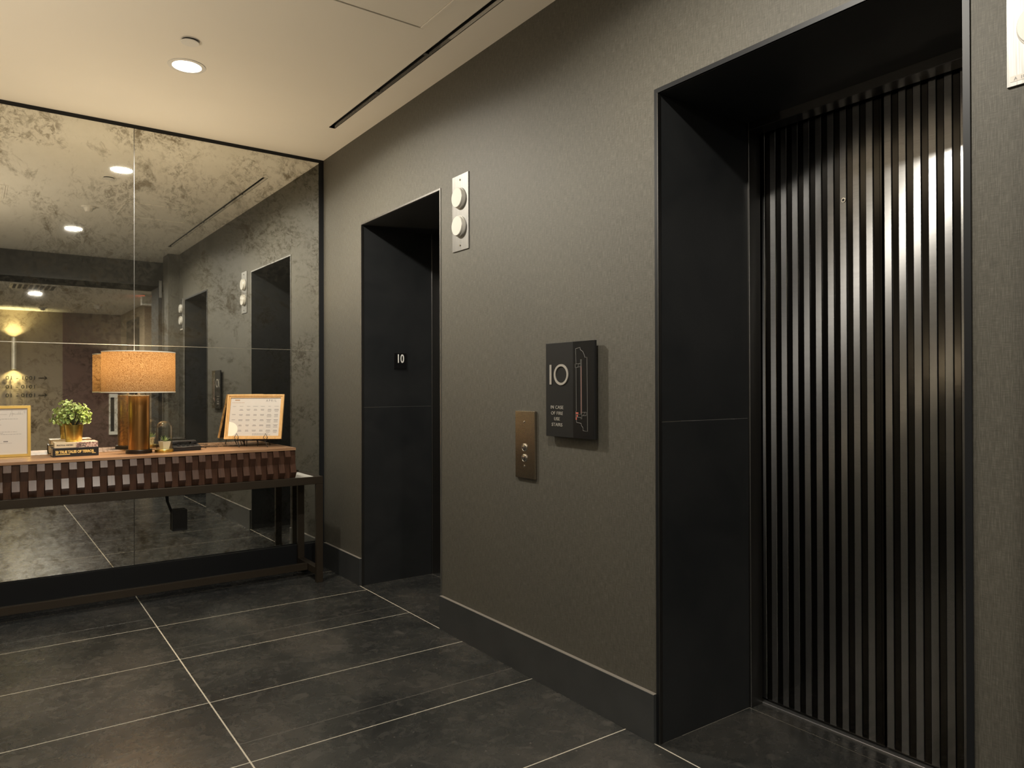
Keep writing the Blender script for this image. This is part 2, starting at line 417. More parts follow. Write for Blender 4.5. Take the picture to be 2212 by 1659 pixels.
# ================================================================== STRUCTURE
# ---- floor
fl = thing('floor', 'dark slate tile floor with pale grout lines', None, (0, 0, 0), kind='structure')
g = MB().box(-7, 0.7, -9.7, 0.02, -0.06, -0.0004); obj('grout_bed', g, M_GROUT, fl)
gx, gy = 0.0024, 0.0022
def tile(x0, x1, y0, y1, dz=0.0, name='floor_tile'):
    b = MB(); b.box(x0, x1, y0, y1, -0.02, dz, 0.0006); return obj(name, b, M_TILE, fl)
rows = [0.02, -0.188]
yy = -0.788
while yy > -9.6: rows.append(yy); yy -= 0.600
rows.append(-9.68)
cols = [-7.0, -6.3, -5.043, -3.787, -2.530, -1.270, -0.013]
for ci in range(len(cols) - 1):
    x0, x1 = cols[ci], cols[ci + 1]
    for ri in range(len(rows) - 1):
        y1, y0 = rows[ri], rows[ri + 1]
        if y1 - y0 < 0.02: continue
        gxx = 0.0030 if ci >= 4 else gx
        split = None
        if ci == 5 and abs(y0 + 1.388) < 0.02: split = -1.222
        if ci == 5 and abs(y0 + 2.588) < 0.02: split = -2.433
        if ci == 4 and abs(y0 + 0.788) < 0.02: split = -0.610
        if split:
            tile(x0 + gxx, x1 - gx, split + 0.0007, y1 - gy); tile(x0 + gxx, x1 - gx, y0 + gy, split - 0.0007)
            obj('dark_joint', MB().box(x0 + gxx, x1 - gx, split - 0.0008, split + 0.0008, -0.02, -0.0002), M_GROUT_D, fl)
        else: tile(x0 + gxx, x1 - gx, y0 + gy, y1 - gy)
for (a, b) in OP: tile(-0.013 + gx, OD - 0.022, b + 0.0, a - 0.0)
for y1, y0 in ((0.0, OP[0][0]), (OP[0][1], OP[1][0]), (OP[1][1], -5.6)): tile(-0.013 + gx, 0.02, y0, y1 + (0 if y1 else 0.02))
tile(-0.013 + gx, 0.69, -7.5, -5.6)

# ---- ceiling with the air slot and the two access panels left open
SL = (-0.226, -0.190, -4.24, -0.69)
cb = MB()
HOL = [SL, (-0.99, -0.355, -2.80, -2.18), (-2.50, -1.87, -2.735, -2.17)]
xs = sorted({XL, 0.0} | {h for q in HOL for h in q[:2]}); ys = sorted({-5.75, 0.03} | {h for q in HOL for h in q[2:]})
for i in range(len(xs) - 1):
    for j in range(len(ys) - 1):
        cx, cy = (xs[i] + xs[i + 1]) / 2, (ys[j] + ys[j + 1]) / 2
        if any(q[0] < cx < q[1] and q[2] < cy < q[3] for q in HOL): continue
        cb.box(xs[i], xs[i + 1], ys[j], ys[j + 1], H, H + 0.02)
bmesh.ops.remove_doubles(cb.bm, verts=cb.bm.verts, dist=1e-5)
struct('ceiling', cb, M_CEIL)
struct('ceiling_hall', MB().box(-7, 0.7, -9.7, -5.5, HH, HH + 0.05), M_CEIL)

# ---- walls
wb_ = MB()
segs = [(0.03, OP[0][0]), (OP[0][1], OP[1][0]), (OP[1][1], -5.75)]
for a, b in segs: wb_.box(0, 0.12, b, a, 0, H + 0.02)
for a, b in OP: wb_.box(0, 0.12, b, a, OZ, H + 0.02)
wr = struct('wall_right', wb_, M_WALL)
struct('wall_mirror', MB().box(XL, 0.0, 0.035, 0.12, 0, H + 0.02), M_WALL)
struct('wall_left', MB().box(XL - 0.1, XL, -5.75, 0.1, 0, H + 0.02), M_WALL)
struct('soffit_header', MB().box(XL, 0.0, -5.74, YH, HH, H - 0.0005), M_SOFFIT)
struct('wall_far', MB().box(-7.0, 0.15, -9.8, -9.6, 0, HH), M_WALL2)
struct('wall_far_panel', MB().box(-0.85, 0.0495, -9.5999, -9.585, 0.151, HH - 0.001), M_WALL3)
struct('wall_hall_right', MB().box(0.05, 0.75, -9.59, -7.33, 0, HH), M_WALL2)
struct('wall_hall_side', MB().box(0.60, 0.70, -7.33, -5.75, 0, HH), M_WALL2)
struct('wall_hall_end', MB().box(-7.1, -7.0, -9.8, -5.5, 0, HH), M_WALL2)
struct('wall_hall_left', MB().box(-7.1, XL - 0.1, -5.6, -5.5, 0, HH), M_WALL2)
struct('pilaster_right', MB().box(-0.13, -0.0005, -5.02, -4.72, 0, H - 0.001), M_WALL)

# ---- baseboards
bt, bh = 0.018, 0.182
M_LEDGE = mat('lit_dusty_ledge', (0.22, 0.20, 0.175), 0.6)  # top face painted paler for the light it catches, plus dust
def base(name, x0, x1, y0, y1, z1=bh):
    o = struct(name, MB().box(x0, x1, y0, y1, 0.0, z1 - 0.0012, 0.0008), M_BASE)
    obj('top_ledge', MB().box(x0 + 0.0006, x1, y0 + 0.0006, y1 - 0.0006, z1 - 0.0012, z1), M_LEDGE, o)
    return o
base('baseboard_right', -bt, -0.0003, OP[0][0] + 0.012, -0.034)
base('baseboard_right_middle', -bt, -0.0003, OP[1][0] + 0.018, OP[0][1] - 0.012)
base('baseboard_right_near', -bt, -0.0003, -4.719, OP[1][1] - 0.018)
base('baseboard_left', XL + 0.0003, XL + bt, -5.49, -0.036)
struct('baseboard_mirror', MB().box(XL + 0.02, -0.0003, -0.032, 0.034, 0.0, 0.187, 0.001), M_BLACK)
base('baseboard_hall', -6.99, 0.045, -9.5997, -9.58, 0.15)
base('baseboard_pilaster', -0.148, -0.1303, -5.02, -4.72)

# ---- elevator entrances
def sbox(m_, x0, x1, y0, y1, z0, z1, bev=0.0): return m_.box(x0, x1, y0, y1, z0, z1, bev)
def elevator(name, ya, yb, tw, label, bright, seam):
    """ya > yb: the two sides of the opening on the wall x = 0"""
    yc = (ya + yb) / 2
    root = thing(name, label, None, (0, yc, 0), kind='structure')
    pt = 0.020
    JZ = 1.196
    for (y0, y1) in ((ya - 0.0005, ya + pt), (yb - pt, yb + 0.0005)):
        obj('jamb_panel', MB().box(0.004, OD - 0.022, y0, y1, 0.001, JZ - 0.001, 0.0008), M_PORC, root)
        obj('jamb_panel', MB().box(0.004, OD - 0.022, y0, y1, JZ + 0.001, OZ + 0.01, 0.0008), M_PORC, root)
    obj('jamb_joint', MB().box(0.006, OD - 0.024, ya + 0.0006, ya + 0.012, JZ - 0.001, JZ + 0.001), M_JOINT, root)
    obj('head_panel', MB().box(0.004, OD - 0.022, yb, ya, OZ - 0.0015, OZ + 0.02, 0.0008), M_PORC, root)
    # metal edge trim round the opening
    e = MB(); p = 0.004
    e.box(-p, 0.014, ya, ya + tw, 0.0, OZ + tw); e.box(-p, 0.014, yb - tw, yb, 0.0, OZ + tw); e.box(-p, 0.014, yb, ya, OZ, OZ + tw)
    obj('edge_trim', e, M_STEEL if bright else M_BLACK, root)
    e = MB().box(-p - 0.001, 0.010, ya - 0.002, ya + 0.0015, 0.002, OZ)
    obj('trim_highlight_bead', e, M_STEELD, root)
    # steel return frame, transom
    fr = MB(); x0, x1 = OD - 0.022, OD + 0.055
    fr.box(x0, x1, ya - 0.010, ya + 0.030, 0.0, OZ + 0.02, 0.002); fr.box(x0, x1, yb - 0.030, yb + 0.010, 0.0, OZ + 0.02, 0.002)
    obj('steel_frame', fr, M_STEELD, root)
    obj('transom', MB().box(x0, x1, yb + 0.010, ya - 0.010, OZ - 0.035, OZ + 0.02, 0.002), M_STEELD, root)
    # sill
    obj('sill_plate', MB().box(x0 + 0.001, OD + 0.052, yb + 0.010, ya - 0.010, -0.02, 0.0015), M_TILE, root)
    obj('sill', MB().box(OD + 0.053, OD + 0.105, yb - 0.02, ya + 0.02, -0.02, 0.008, 0.001), M_SILL, root)
    # two door panels with vertical strips
    xd = OD + 0.075
    for k, (p0, p1) in enumerate(((ya + 0.02, seam + 0.004), (seam - 0.004, yb - 0.02))):
        dp = obj('door_panel', MB().box(xd, xd + 0.03, p1, p0, 0.014, OZ + 0.03), M_STRIPD, root)
        st = (ya + 0.006) if k == 0 else (seam - 0.007)
        n = 0
        while st - 0.026 > p1 + 0.004 if k == 0 else st - 0.026 > yb - 0.015:
            s = MB().box(xd - 0.005, xd - 0.0002, st - 0.026, st, 0.020, OZ + 0.02, 0.0012)
            obj('raised_strip', s, M_STRIP, dp, uv=(1, 2))
            s = MB().box(xd - 0.0012, xd - 0.0001, st - 0.0490, st - 0.0285, 0.020, OZ + 0.02, 0.0004)
            if st - 0.049 > p1 + 0.001: obj('recessed_strip', s, M_STRIPD, dp)
            st -= 0.0510; n += 1
        if k == 0:
            kh = MB().lathe([(0.0, 0.0), (0.0085, 0.0), (0.0085, 0.003), (0.0055, 0.003), (0.0055, 0.001)], (xd - 0.0052, -3.721 - OP[1][0] + ya, 2.035), '-X', 20)
            ko = obj('key_hole', kh, M_CHROME, dp, smooth=True)
            obj('key_hole_core', MB().lathe([(0, 0.0), (0.0053, 0.0), (0.0053, 0.0018), (0, 0.0018)], (xd - 0.0053, -3.721 - OP[1][0] + ya, 2.035), '-X', 16), M_VOID, dp)
    # lift shaft behind
    obj('shaft_wall', MB().box(xd + 0.03, xd + 0.08, yb - 0.05, ya + 0.05, -0.02, OZ + 0.1), M_VOID, root)
    sb = MB(); sb.box(0.121, xd + 0.03, ya + 0.031, ya + 0.05, 0, OZ + 0.1); sb.box(0.121, xd + 0.03, yb - 0.05, yb - 0.031, 0, OZ + 0.1); sb.box(0.121, xd + 0.03, yb - 0.05, ya + 0.05, OZ + 0.06, OZ + 0.1)
    obj('reveal_backing', sb, M_VOID, root)
    return root
elevator('door_1', OP[0][0], OP[0][1], 0.010, 'far elevator entrance beside the mirror wall, black porcelain reveal with a small 10 plate', True, -1.205)
elevator('door_2', OP[1][0], OP[1][1], 0.017, 'near elevator entrance with ribbed brushed steel doors in a deep black reveal', False, -3.868)

# ---- dark door in the hall wall
d3 = thing('door_3', 'dark glazed door in the hall wall seen in the mirror', None, (0.05, -8.28, 0), kind='structure')
obj('door_leaf', MB().box(0.030, 0.0495, -8.76, -7.80, 0.0, 2.44, 0.002), M_SIGNB, d3)
fr = MB(); fr.box(0.022, 0.0495, -8.80, -8.76, 0, 2.48); fr.box(0.022, 0.0495, -7.80, -7.76, 0, 2.48); fr.box(0.022, 0.0495, -8.80, -7.76, 2.44, 2.48)
obj('door_frame', fr, M_BLACK, d3)
obj('door_handle', MB().tube([(0.02, -7.9, 0.95), (0.0, -7.9, 0.96), (0.0, -7.9, 1.25), (0.02, -7.9, 1.26)], 0.008), M_STEEL, d3)

# ================================================================== MIRROR WALL
mir = thing('antique_mirror', 'wall-filling antiqued mirror of tall spotted panels behind the console table', 'mirror', (0, 0, 0))
mir.rotation_euler = (0, 0, 0.0092); mir.location = (0, 0.006, 0)
mc = [-0.034, -1.272, -2.510, -3.32]; g_ = 0.0016
for i in range(3):
    for (z0, z1) in ((0.190, 1.6045), (1.6075, 3.008)):
        b = MB().box(mc[i + 1] + g_, mc[i] - g_, -0.0005, 0.005, z0, z1, 0.0008)
        obj('mirror_panel', b, M_MIR, mir, local=True)
obj('seam_strip', MB().box(mc[3], mc[0], 0.0, 0.0045, 1.6045, 1.6075), M_MIREDGE, mir, local=True)
for x in mc[1:3]: obj('seam_strip', MB().box(x - g_, x + g_, 0.0015, 0.0048, 0.19, 3.008), M_STEELD, mir, local=True)
tb = MB(); tb.box(mc[3], 0.0, -0.006, 0.006, 3.008, 3.0295); obj('top_trim', tb, M_BLACK, mir, local=True)
tb = MB(); tb.box(-0.033, -0.001, -0.007, 0.006, 0.188, 3.008); obj('corner_trim', tb, M_BLACK, mir, local=True)
obj('backing_board', MB().box(mc[3], 0.0, 0.0055, 0.012, 0.188, 3.0), M_BLACK, mir, local=True)

# ================================================================== CEILING THINGS
sl = thing('air_slot', 'long thin black linear air slot in the ceiling along the elevator wall', 'vent', ((SL[0] + SL[1]) / 2, -2.465, H))
b = MB(); x0, x1, y0, y1 = SL
b.box(x0 - 0.004, x0, y0, y1, H, H + 0.09); b.box(x1, x1 + 0.004, y0, y1, H, H + 0.09)
b.box(x0 - 0.004, x1 + 0.004, y0 - 0.004, y0, H, H + 0.09); b.box(x0 - 0.004, x1 + 0.004, y1, y1 + 0.004, H, H + 0.09); b.box(x0 - 0.004, x1 + 0.004, y0 - 0.004, y1 + 0.004, H + 0.09, H + 0.094)
obj('slot_channel', b, M_VOID, sl)
obj('slot_blade', MB().box(-0.2095, -0.2065, y0 + 0.002, y1 - 0.002, H + 0.04, H + 0.08), M_BLACK, sl)
for yy in (-1.36, -1.945, -2.70, -3.45): obj('slot_spacer', MB().box(x0, x1, yy - 0.012, yy + 0.012, H + 0.010, H + 0.045), M_STEELD, sl)
for nm, (x0, x1, y0, y1), lb in (('access_panel', HOL[1], 'square flush access panel in the ceiling beside the black air slot'), ('access_panel', HOL[2], 'square flush access panel in the ceiling seen at the left edge of the mirror')):
    ap = thing(nm, lb, 'access panel', ((x0 + x1) / 2, (y0 + y1) / 2, H), group='flush access panels in the ceiling')
    b = MB(); t = 0.014
    for q in ((x0, x1, y0, y0 + t), (x0, x1, y1 - t, y1), (x0, x0 + t, y0 + t, y1 - t), (x1 - t, x1, y0 + t, y1 - t)): b.box(q[0], q[1], q[2], q[3], H - 0.003, H + 0.03, 0.001)
    obj('panel_frame', b, M_CEIL, ap)
    obj('panel_door', MB().box(x0 + t + 0.0025, x1 - t - 0.0025, y0 + t + 0.0025, y1 - t - 0.0025, H + 0.001, H + 0.02, 0.001), M_CEIL, ap)
    obj('panel_recess', MB().box(x0, x1, y0, y1, H + 0.03, H + 0.034), M_VOID, ap)

def batwing(ld):
    """wide lens distribution of the fitting: strongest towards 60 degrees off its axis, weak straight down"""
    ld.use_nodes = True; nt = ld.node_tree; em = nt.nodes['Emission']
    g = nt.nodes.new('ShaderNodeNewGeometry'); dp = nt.nodes.new('ShaderNodeVectorMath'); dp.operation = 'DOT_PRODUCT'
    nt.links.new(g.outputs['Normal'], dp.inputs[0]); nt.links.new(g.outputs['Incoming'], dp.inputs[1])
    ab = nt.nodes.new('ShaderNodeMath'); ab.operation = 'ABSOLUTE'; nt.links.new(dp.outputs['Value'], ab.inputs[0])
    cr = nt.nodes.new('ShaderNodeFloatCurve'); cv = cr.mapping.curves[0]
    pts = [(0.0, 0.0), (0.12, 0.15), (0.25, 0.85), (0.45, 1.0), (0.62, 0.80), (0.80, 0.45), (0.92, 0.26), (1.0, 0.22)]
    cv.points[0].location = pts[0]; cv.points[1].location = pts[-1]
    for p_ in pts[1:-1]: cv.points.new(*p_)
    cr.mapping.update()
    nt.links.new(ab.outputs[0], cr.inputs['Value'])
    ml = nt.nodes.new('ShaderNodeMath'); ml.operation = 'MULTIPLY'; ml.inputs[1].default_value = 1.6; nt.links.new(cr.outputs[0], ml.inputs[0])
    nt.links.new(ml.outputs[0], em.inputs['Strength'])

def downlight(x, y, z, label, energy, group=None):
    t = thing('downlight', label, 'ceiling light', (x, y, z), group='round ceiling downlights')
    obj('trim_ring', MB().lathe([(0.072, 0.0), (0.072, -0.004), (0.092, -0.003), (0.094, 0.0), (0.094, 0.004), (0.072, 0.004), (0.072, 0.0)], (x, y, z), n=40), M_WHITE, t, smooth=True)
    obj('lens', MB().lathe([(0, -0.0005), (0.073, -0.0005), (0.073, 0.003), (0, 0.003)], (x, y, z), n=40), M_LED, t)
    lo = area('downlight_lamp', (x, y, z - 0.006), (0, 0, 0), 0.15, energy, WARM, t)
    if z > 2.8: batwing(lo.data)
    return t
downlight(-1.18, -1.12, H, 'bright round downlight in the lobby ceiling, left of the air slot', E_DOWN)
downlight(-1.25, -3.74, H, 'second lobby downlight, seen only in the mirror below the first one', E_DOWN * 0.88)
downlight(-1.41, -6.83, HH, 'downlight of the lower hall ceiling, seen in the mirror above the wall sconce', E_HALL)
hall_fill = downlight(-4.2, -6.83, HH, 'added downlight of the lower hall ceiling, unseen, brightening the hall', E_HALL)  # extra unseen fitting, added to make the hall brighter

t = thing('sprinkler_cover', 'flat round white sprinkler cover just behind the downlight', 'sprinkler', (-1.228, -1.428, H))
obj('cover_plate', MB().lathe([(0, -0.012), (0.041, -0.012), (0.043, -0.010), (0.043, -0.009), (0, -0.009)], (-1.228, -1.428, H), n=40), M_WHITE, t, smooth=True)
obj('dark_gap_collar', MB().lathe([(0.0, -0.009), (0.037, -0.009), (0.037, 0.0), (0, 0.0)], (-1.228, -1.428, H), n=32), M_VOID, t)
t = thing('smoke_detector', 'white cone smoke detector on the lobby ceiling, seen in the mirror', 'smoke detector', (-1.24, -2.59, H))
obj('detector_base', MB().lathe([(0.0, 0.0), (0.062, 0.0), (0.060, -0.012), (0.052, -0.016), (0, -0.016)], (-1.24, -2.59, H), n=32), M_WHITE, t, smooth=True)
obj('sensor_chamber', MB().lathe([(0.0, -0.016), (0.042, -0.016), (0.030, -0.045), (0.026, -0.050), (0, -0.050)], (-1.24, -2.59, H), n=32), M_WHITE, t, smooth=True)
t = thing('smoke_detector', 'white smoke detector on the hall ceiling near the far wall, seen in the mirror', 'smoke detector', (-1.19, -8.9, HH))
obj('detector_base', MB().lathe([(0.0, 0.0), (0.062, 0.0), (0.060, -0.012), (0.0, -0.016)], (-1.19, -8.9, HH), n=24), M_WHITE, t, smooth=True)
obj('sensor_chamber', MB().lathe([(0.0, -0.014), (0.042, -0.016), (0.028, -0.045), (0, -0.048)], (-1.19, -8.9, HH), n=24), M_WHITE, t, smooth=True)
t = thing('security_camera', 'white dome camera on the hall ceiling, seen in the mirror', 'camera', (-0.52, -7.9, HH))
obj('dome_base', MB().lathe([(0.0, 0.0), (0.060, 0.0), (0.060, -0.03), (0.0, -0.03)], (-0.52, -7.9, HH), n=24), M_WHITE, t, smooth=True)
obj('dome', MB().lathe([(0.050, -0.03), (0.047, -0.055), (0.033, -0.075), (0, -0.083)], (-0.52, -7.9, HH), n=24), M_LENS, t, smooth=True)
t = thing('ceiling_vent', 'rectangular white framed vent in the hall ceiling, seen in the mirror', 'vent', (-1.46, -6.13, HH))
b = MB().frame((-1.73, -6.43, HH - 0.004), (1, 0, 0), (0, 1, 0), 0.53, 0.58, 0.035, 0.006); obj('vent_frame', b, M_WHITE, t)
obj('vent_core', MB().box(-1.70, -1.23, -6.40, -5.88, HH - 0.002, HH - 0.0005), M_SOFFIT, t)
for k in range(7): obj('vent_blade', MB().box(-1.66 + k * 0.06, -1.64 + k * 0.06, -6.39, -5.89, HH - 0.006, HH - 0.0022), M_WHITE, t)

t = thing('exit_sign', 'small white box exit sign hanging under the hall ceiling, seen in the mirror', 'exit sign', (-0.10, -6.2, HH))
obj('sign_box', MB().box(-0.19, -0.02, -6.24, -6.12, 2.51, 2.635, 0.003), M_WHITE, t)
obj('canopy_mount', MB().box(-0.14, -0.07, -6.21, -6.15, 2.635, HH), M_WHITE, t)
obj('lit_face', MB().box(-0.18, -0.03, -6.2415, -6.2402, 2.525, 2.62), M_REDGLOW, t)
area('exit_glow', (-0.105, -6.25, 2.57), (-PI / 2, 0, 0), 0.10, 0.12, (1, 0.12, 0.05), t)

# ================================================================== WALL DEVICES ON THE ELEVATOR WALL
def lantern(ytop, label, sticker=False):
    y1 = ytop; y0 = ytop - 0.161; yc = (y0 + y1) / 2
    t = thing('hall_lantern', label, 'hall lantern', (0, yc, 2.05), group='brushed steel hall lanterns')
    obj('face_plate', MB().box(-0.006, -0.0002, y0, y1, 2.050, 2.452, 0.0012), M_STEEL, t)
    for zc in (2.327, 2.178):
        ln = obj('lens', MB().lathe([(0.0, 0.0), (0.0555, 0.0), (0.0555, 0.009), (0.0535, 0.011), (0.052, 0.011), (0.052, 0.020), (0.0495, 0.0235), (0, 0.024)], (-0.006, yc, zc), '-X', 40), M_LENS, t, smooth=True)
    for zc in (2.424, 2.078):
        obj('screw', MB().lathe([(0, 0), (0.0055, 0), (0.0045, 0.003), (0, 0.0036)], (-0.006, yc, zc), '-X', 14), M_CHROME, t, smooth=True)
    if sticker:
        obj('asset_label', MB().box(-0.0066, -0.006, y0 + 0.03, y1 - 0.008, 2.061, 2.075), M_PAPER, t)
        tb = MB(); text_mb(tb, 'A  10', 0.011, basis((-0.0068, y1 - 0.016, 2.064), (0, -1, 0), (0, 0, 1)), 0.0002)
        obj('label_print', tb, M_INK, t)
    return t
lantern(-1.877, 'tall steel hall lantern with two round white lenses, between the two elevators')
lantern(-4.494, 'steel hall lantern with a white sticker at the right edge of the picture', True)

t = thing('call_station', 'narrow brushed call button plate with two round buttons, below the black floor sign', 'call button plate', (0, -2.532, 0.905))
obj('face_plate', MB().box(-0.012, -0.0002, -2.609, -2.456, 0.905, 1.217, 0.003, 2), M_NICKEL, t)
for zc, up in ((1.048, 1), (0.999, -1)):
    b = obj('call_button', MB().lathe([(0, 0), (0.0185, 0), (0.0185, 0.004), (0.0155, 0.006), (0.0148, 0.004), (0.012, 0.0045), (0, 0.005)], (-0.012, -2.530, zc), '-X', 28), M_CHROME, t, smooth=True)
    a = MB(); a.prism([(-0.0172, -2.530 - 0.0055, zc - up * 0.004), (-0.0172, -2.530 + 0.0055, zc - up * 0.004), (-0.0172, -2.530, zc + up * 0.006)], (-0.001, 0, 0))
    obj('arrow_mark', a, M_INKK, b)
for zc in (1.166, 0.962): obj('screw', MB().lathe([(0, 0), (0.005, 0), (0.004, 0.003), (0, 0.0034)], (-0.012, -2.527, zc), '-X', 14), M_CHROME, t, smooth=True)

# floor number / fire sign
fs = thing('floor_sign', 'large black wall sign reading 10 and in case of fire use stairs', 'sign', (0, -2.872, 1.112))
ya_, yb_, za_, zb_ = -2.713, -3.030, 1.112, 1.518
obj('sign_board', MB().box(-0.030, -0.016, yb_, ya_, za_, zb_, 0.0012), M_SIGN, fs)
obj('standoff_block', MB().box(-0.0165, -0.0002, yb_ + 0.03, ya_ - 0.03, za_ + 0.03, zb_ - 0.03), M_BLACK, fs)
obj('map_panel', MB().box(-0.0312, -0.030, yb_ + 0.001, -2.898, za_ + 0.001, zb_ - 0.001), M_SIGNB, fs, label='glossy black strip with the outlined floor plan')
xf = -0.0305
b = MB().box(xf - 0.003, xf + 0.0006, -2.7535, -2.7435, 1.338, 1.424)
# the ring of the zero
def ring(b, yc, zc, ry, rz, tw, xa, xb, n=48):
    for k in range(n):
        a0, a1 = 2 * PI * k / n, 2 * PI * (k + 1) / n
        q = [(xa, yc + (ry) * math.cos(a0), zc + rz * math.sin(a0)), (xa, yc + ry * math.cos(a1), zc + rz * math.sin(a1)),
             (xa, yc + (ry - tw) * math.cos(a1), zc + (rz - tw) * math.sin(a1)), (xa, yc + (ry - tw) * math.cos(a0), zc + (rz - tw) * math.sin(a0))]
        b.prism(q, (xb - xa, 0, 0))
    bmesh.ops.remove_doubles(b.bm, verts=b.bm.verts, dist=1e-5)
ring(b, -2.820, 1.380, 0.0475, 0.045, 0.0095, xf + 0.0006, xf - 0.003)
obj('raised_number', b, M_SIGNTXT, fs)
b = MB()
for txt, z, y in (('IN CASE', 1.2325, -2.7905), ('OF FIRE', 1.2070, -2.7905), ('USE', 1.1825, -2.7905), ('STAIRS', 1.1575, -2.7905)):
    text_mb(b, txt, 0.0205, basis((xf - 0.0004, y, z), (0, -1, 0), (0, 0, 1)), 0.0008, 1.10, 1.08, 'CENTER', 0.0)
obj('raised_lettering', b, M_SIGNTXT, fs)
# floor plan outline, u to the right (−y), v up
def plan(pts, rad, mt, nm='plan_line'):
    tb = MB(); tb.tube([(xf - 0.0012, -2.912 - a, za_ + c_) for a, c_ in pts], rad, 5); obj(nm, tb, mt, fs)
out = [(0.004, 0.375), (0.032, 0.379), (0.034, 0.370), (0.050, 0.361), (0.060, 0.344), (0.062, 0.337), (0.075, 0.337), (0.077, 0.032), (0.050, 0.034), (0.049, 0.047), (0.040, 0.054), (0.037, 0.064), (0.009, 0.067), (0.007, 0.077), (0.004, 0.078), (0.004, 0.113), (0.007, 0.114), (0.006, 0.294), (0.002, 0.296), (0.002, 0.311), (0.006, 0.312), (0.004, 0.375)]
plan(out, 0.0006, M_LINE)
plan([(0.035, 0.329), (0.041, 0.329), (0.042, 0.082), (0.036, 0.082), (0.036, 0.088), (0.008, 0.089)], 0.0005, M_LINE)
plan([(0.035, 0.329), (0.036, 0.100), (0.008, 0.101)], 0.0005, M_LINE)
plan([(0.006, 0.311), (0.034, 0.312)], 0.0005, M_LINE); plan([(0.006, 0.296), (0.034, 0.299)], 0.0005, M_LINE)
plan([(0.018, 0.297), (0.024, 0.310)], 0.0005, M_LINE); plan([(0.042, 0.110), (0.070, 0.111), (0.070, 0.097), (0.042, 0.096)], 0.0005, M_LINE); plan([(0.052, 0.097), (0.060, 0.110)], 0.0005, M_LINE)
plan([(0.038, 0.300), (0.039, 0.105)], 0.0005, M_RED, 'route_line')
b = MB(); b.box(xf - 0.0016, xf, -2.929, -2.921, za_ + 0.091, za_ + 0.098); b.box(xf - 0.0016, xf, -2.922, -2.916, za_ + 0.078, za_ + 0.088); b.box(xf - 0.0016, xf, -2.932, -2.916, za_ + 0.103, za_ + 0.109); obj('route_marker', b, M_RED, fs)

# small number plate on the jamb of the far elevator
t = thing('jamb_number_plate', 'small black square plate reading 10 on the reveal of the far elevator', 'sign', (0.281, -0.692, 1.473))
obj('plate', MB().box(0.233, 0.329, -0.6955, -0.6918, 1.455, 1.566, 0.0006), M_SIGNB, t)
b = MB(); text_mb(b, '10', 0.083, basis((0.281, -0.6958, 1.500), (1, 0, 0), (0, 0, 1)), 0.0008, 0.72, 1.0, 'CENTER', 0.0012)
obj('raised_number', b, M_WTXT, t)
b = MB()
for k, (dx, dz) in enumerate([(0, 0), (0.007, 0.007), (0, 0.007), (0.02, 0), (0.027, 0.007), (0.04, 0.007), (0.047, 0)]): b.lathe([(0, 0), (0.0012, 0), (0.0007, 0.0008), (0, 0.001)], (0.258 + dx, -0.6955, 1.470 + dz), '-Y', 8)
bo = obj('braille_dots', b, M_SIGN, t)

# ================================================================== CONSOLE TABLE
BX0, BX1 = -2.44, -0.358; FY = -0.435; TZ = 0.926
ct = thing('console_table', 'long walnut console table with checkered carved front on a dark bronze frame', 'console table', (-1.3, -0.24, 0))
LX1, LX0 = -0.175, -2.62
lw_ = 0.047
for lx in (LX1 - lw_, LX0):
    for (ly0, ly1) in ((FY - 0.0, FY + lw_ * 0.6), (-0.068, -0.040)):
        obj('leg', MB().box(lx, lx + lw_, ly0, ly1, 0.0, 0.672, 0.0015), M_BRONZE, ct)
    obj('side_stretcher', MB().box(lx + 0.001, lx + lw_ - 0.001, FY + lw_ * 0.6, -0.068, 0.052, 0.100, 0.0015), M_BRONZE, ct)
    obj('side_rail', MB().box(lx, lx + lw_, FY + lw_ * 0.6, -0.068, 0.672, 0.7215, 0.0015), M_BRONZE, ct)
obj('front_rail', MB().box(LX0, LX1, FY, FY + lw_ * 0.6, 0.672, 0.722, 0.0015), M_BRONZE, ct)
obj('back_rail', MB().box(LX0, LX1, -0.068, -0.040, 0.672, 0.722, 0.0015), M_BRONZE, ct)
obj('floor_stretcher', MB().box(LX0 + lw_, LX1 - lw_, -0.262, -0.230, 0.054, 0.101, 0.0015), M_BRONZE, ct)
for (a, b_) in ((LX0 + lw_, BX0 + 0.01), (BX1 - 0.01, LX1 - lw_)):
    obj('end_shelf', MB().box(a, b_, FY + lw_ * 0.6, -0.068, 0.700, 0.7195, 0.001), M_SHELFREFL, ct, label='inset shelf at the open end of the frame, its bright reflection painted pale')
obj('carcass', MB().box(BX0, BX1 - 0.002, FY + 0.036, -0.034, 0.7225, 0.909), M_SLAT, ct)
ty = [FY + 0.012, FY + 0.150, FY + 0.277, -0.030]
for k in range(3): obj('top_board', MB().box(BX0, BX1, ty[k] + 0.0008, ty[k + 1] - 0.0008, 0.909, TZ, 0.0012), M_TOP, ct)
# carved slats: one shared mesh per kind
zt, zb2 = 0.924, 0.7225
yb0 = FY + 0.034; yr = FY + 0.026; yp = FY - 0.002
profA = [(yb0, zb2), (yr, zb2), (yr, 0.816), (yp, 0.869), (yp + 0.024, zt), (yb0, zt)]
profB = [(yb0, zb2), (yr, zb2 + 0.002), (yp, 0.763), (yp + 0.024, 0.818), (yr, zt), (yb0, zt)]
def slat_mesh(prof, nm):
    b = MB(); w2 = 0.0377 / 2
    b.prism([(-w2, y - yb0, z - zb2) for y, z in prof], (2 * w2, 0, 0))
    bmesh.ops.bevel(b.bm, geom=list(b.bm.edges), offset=0.0008, segments=1, affect='EDGES')
    me = bpy.data.meshes.new(nm); b.bm.to_mesh(me); b.bm.free(); me.materials.append(M_SLAT); return me
mA, mB_ = slat_mesh(profA, 'slat'), slat_mesh(profB, 'slat')
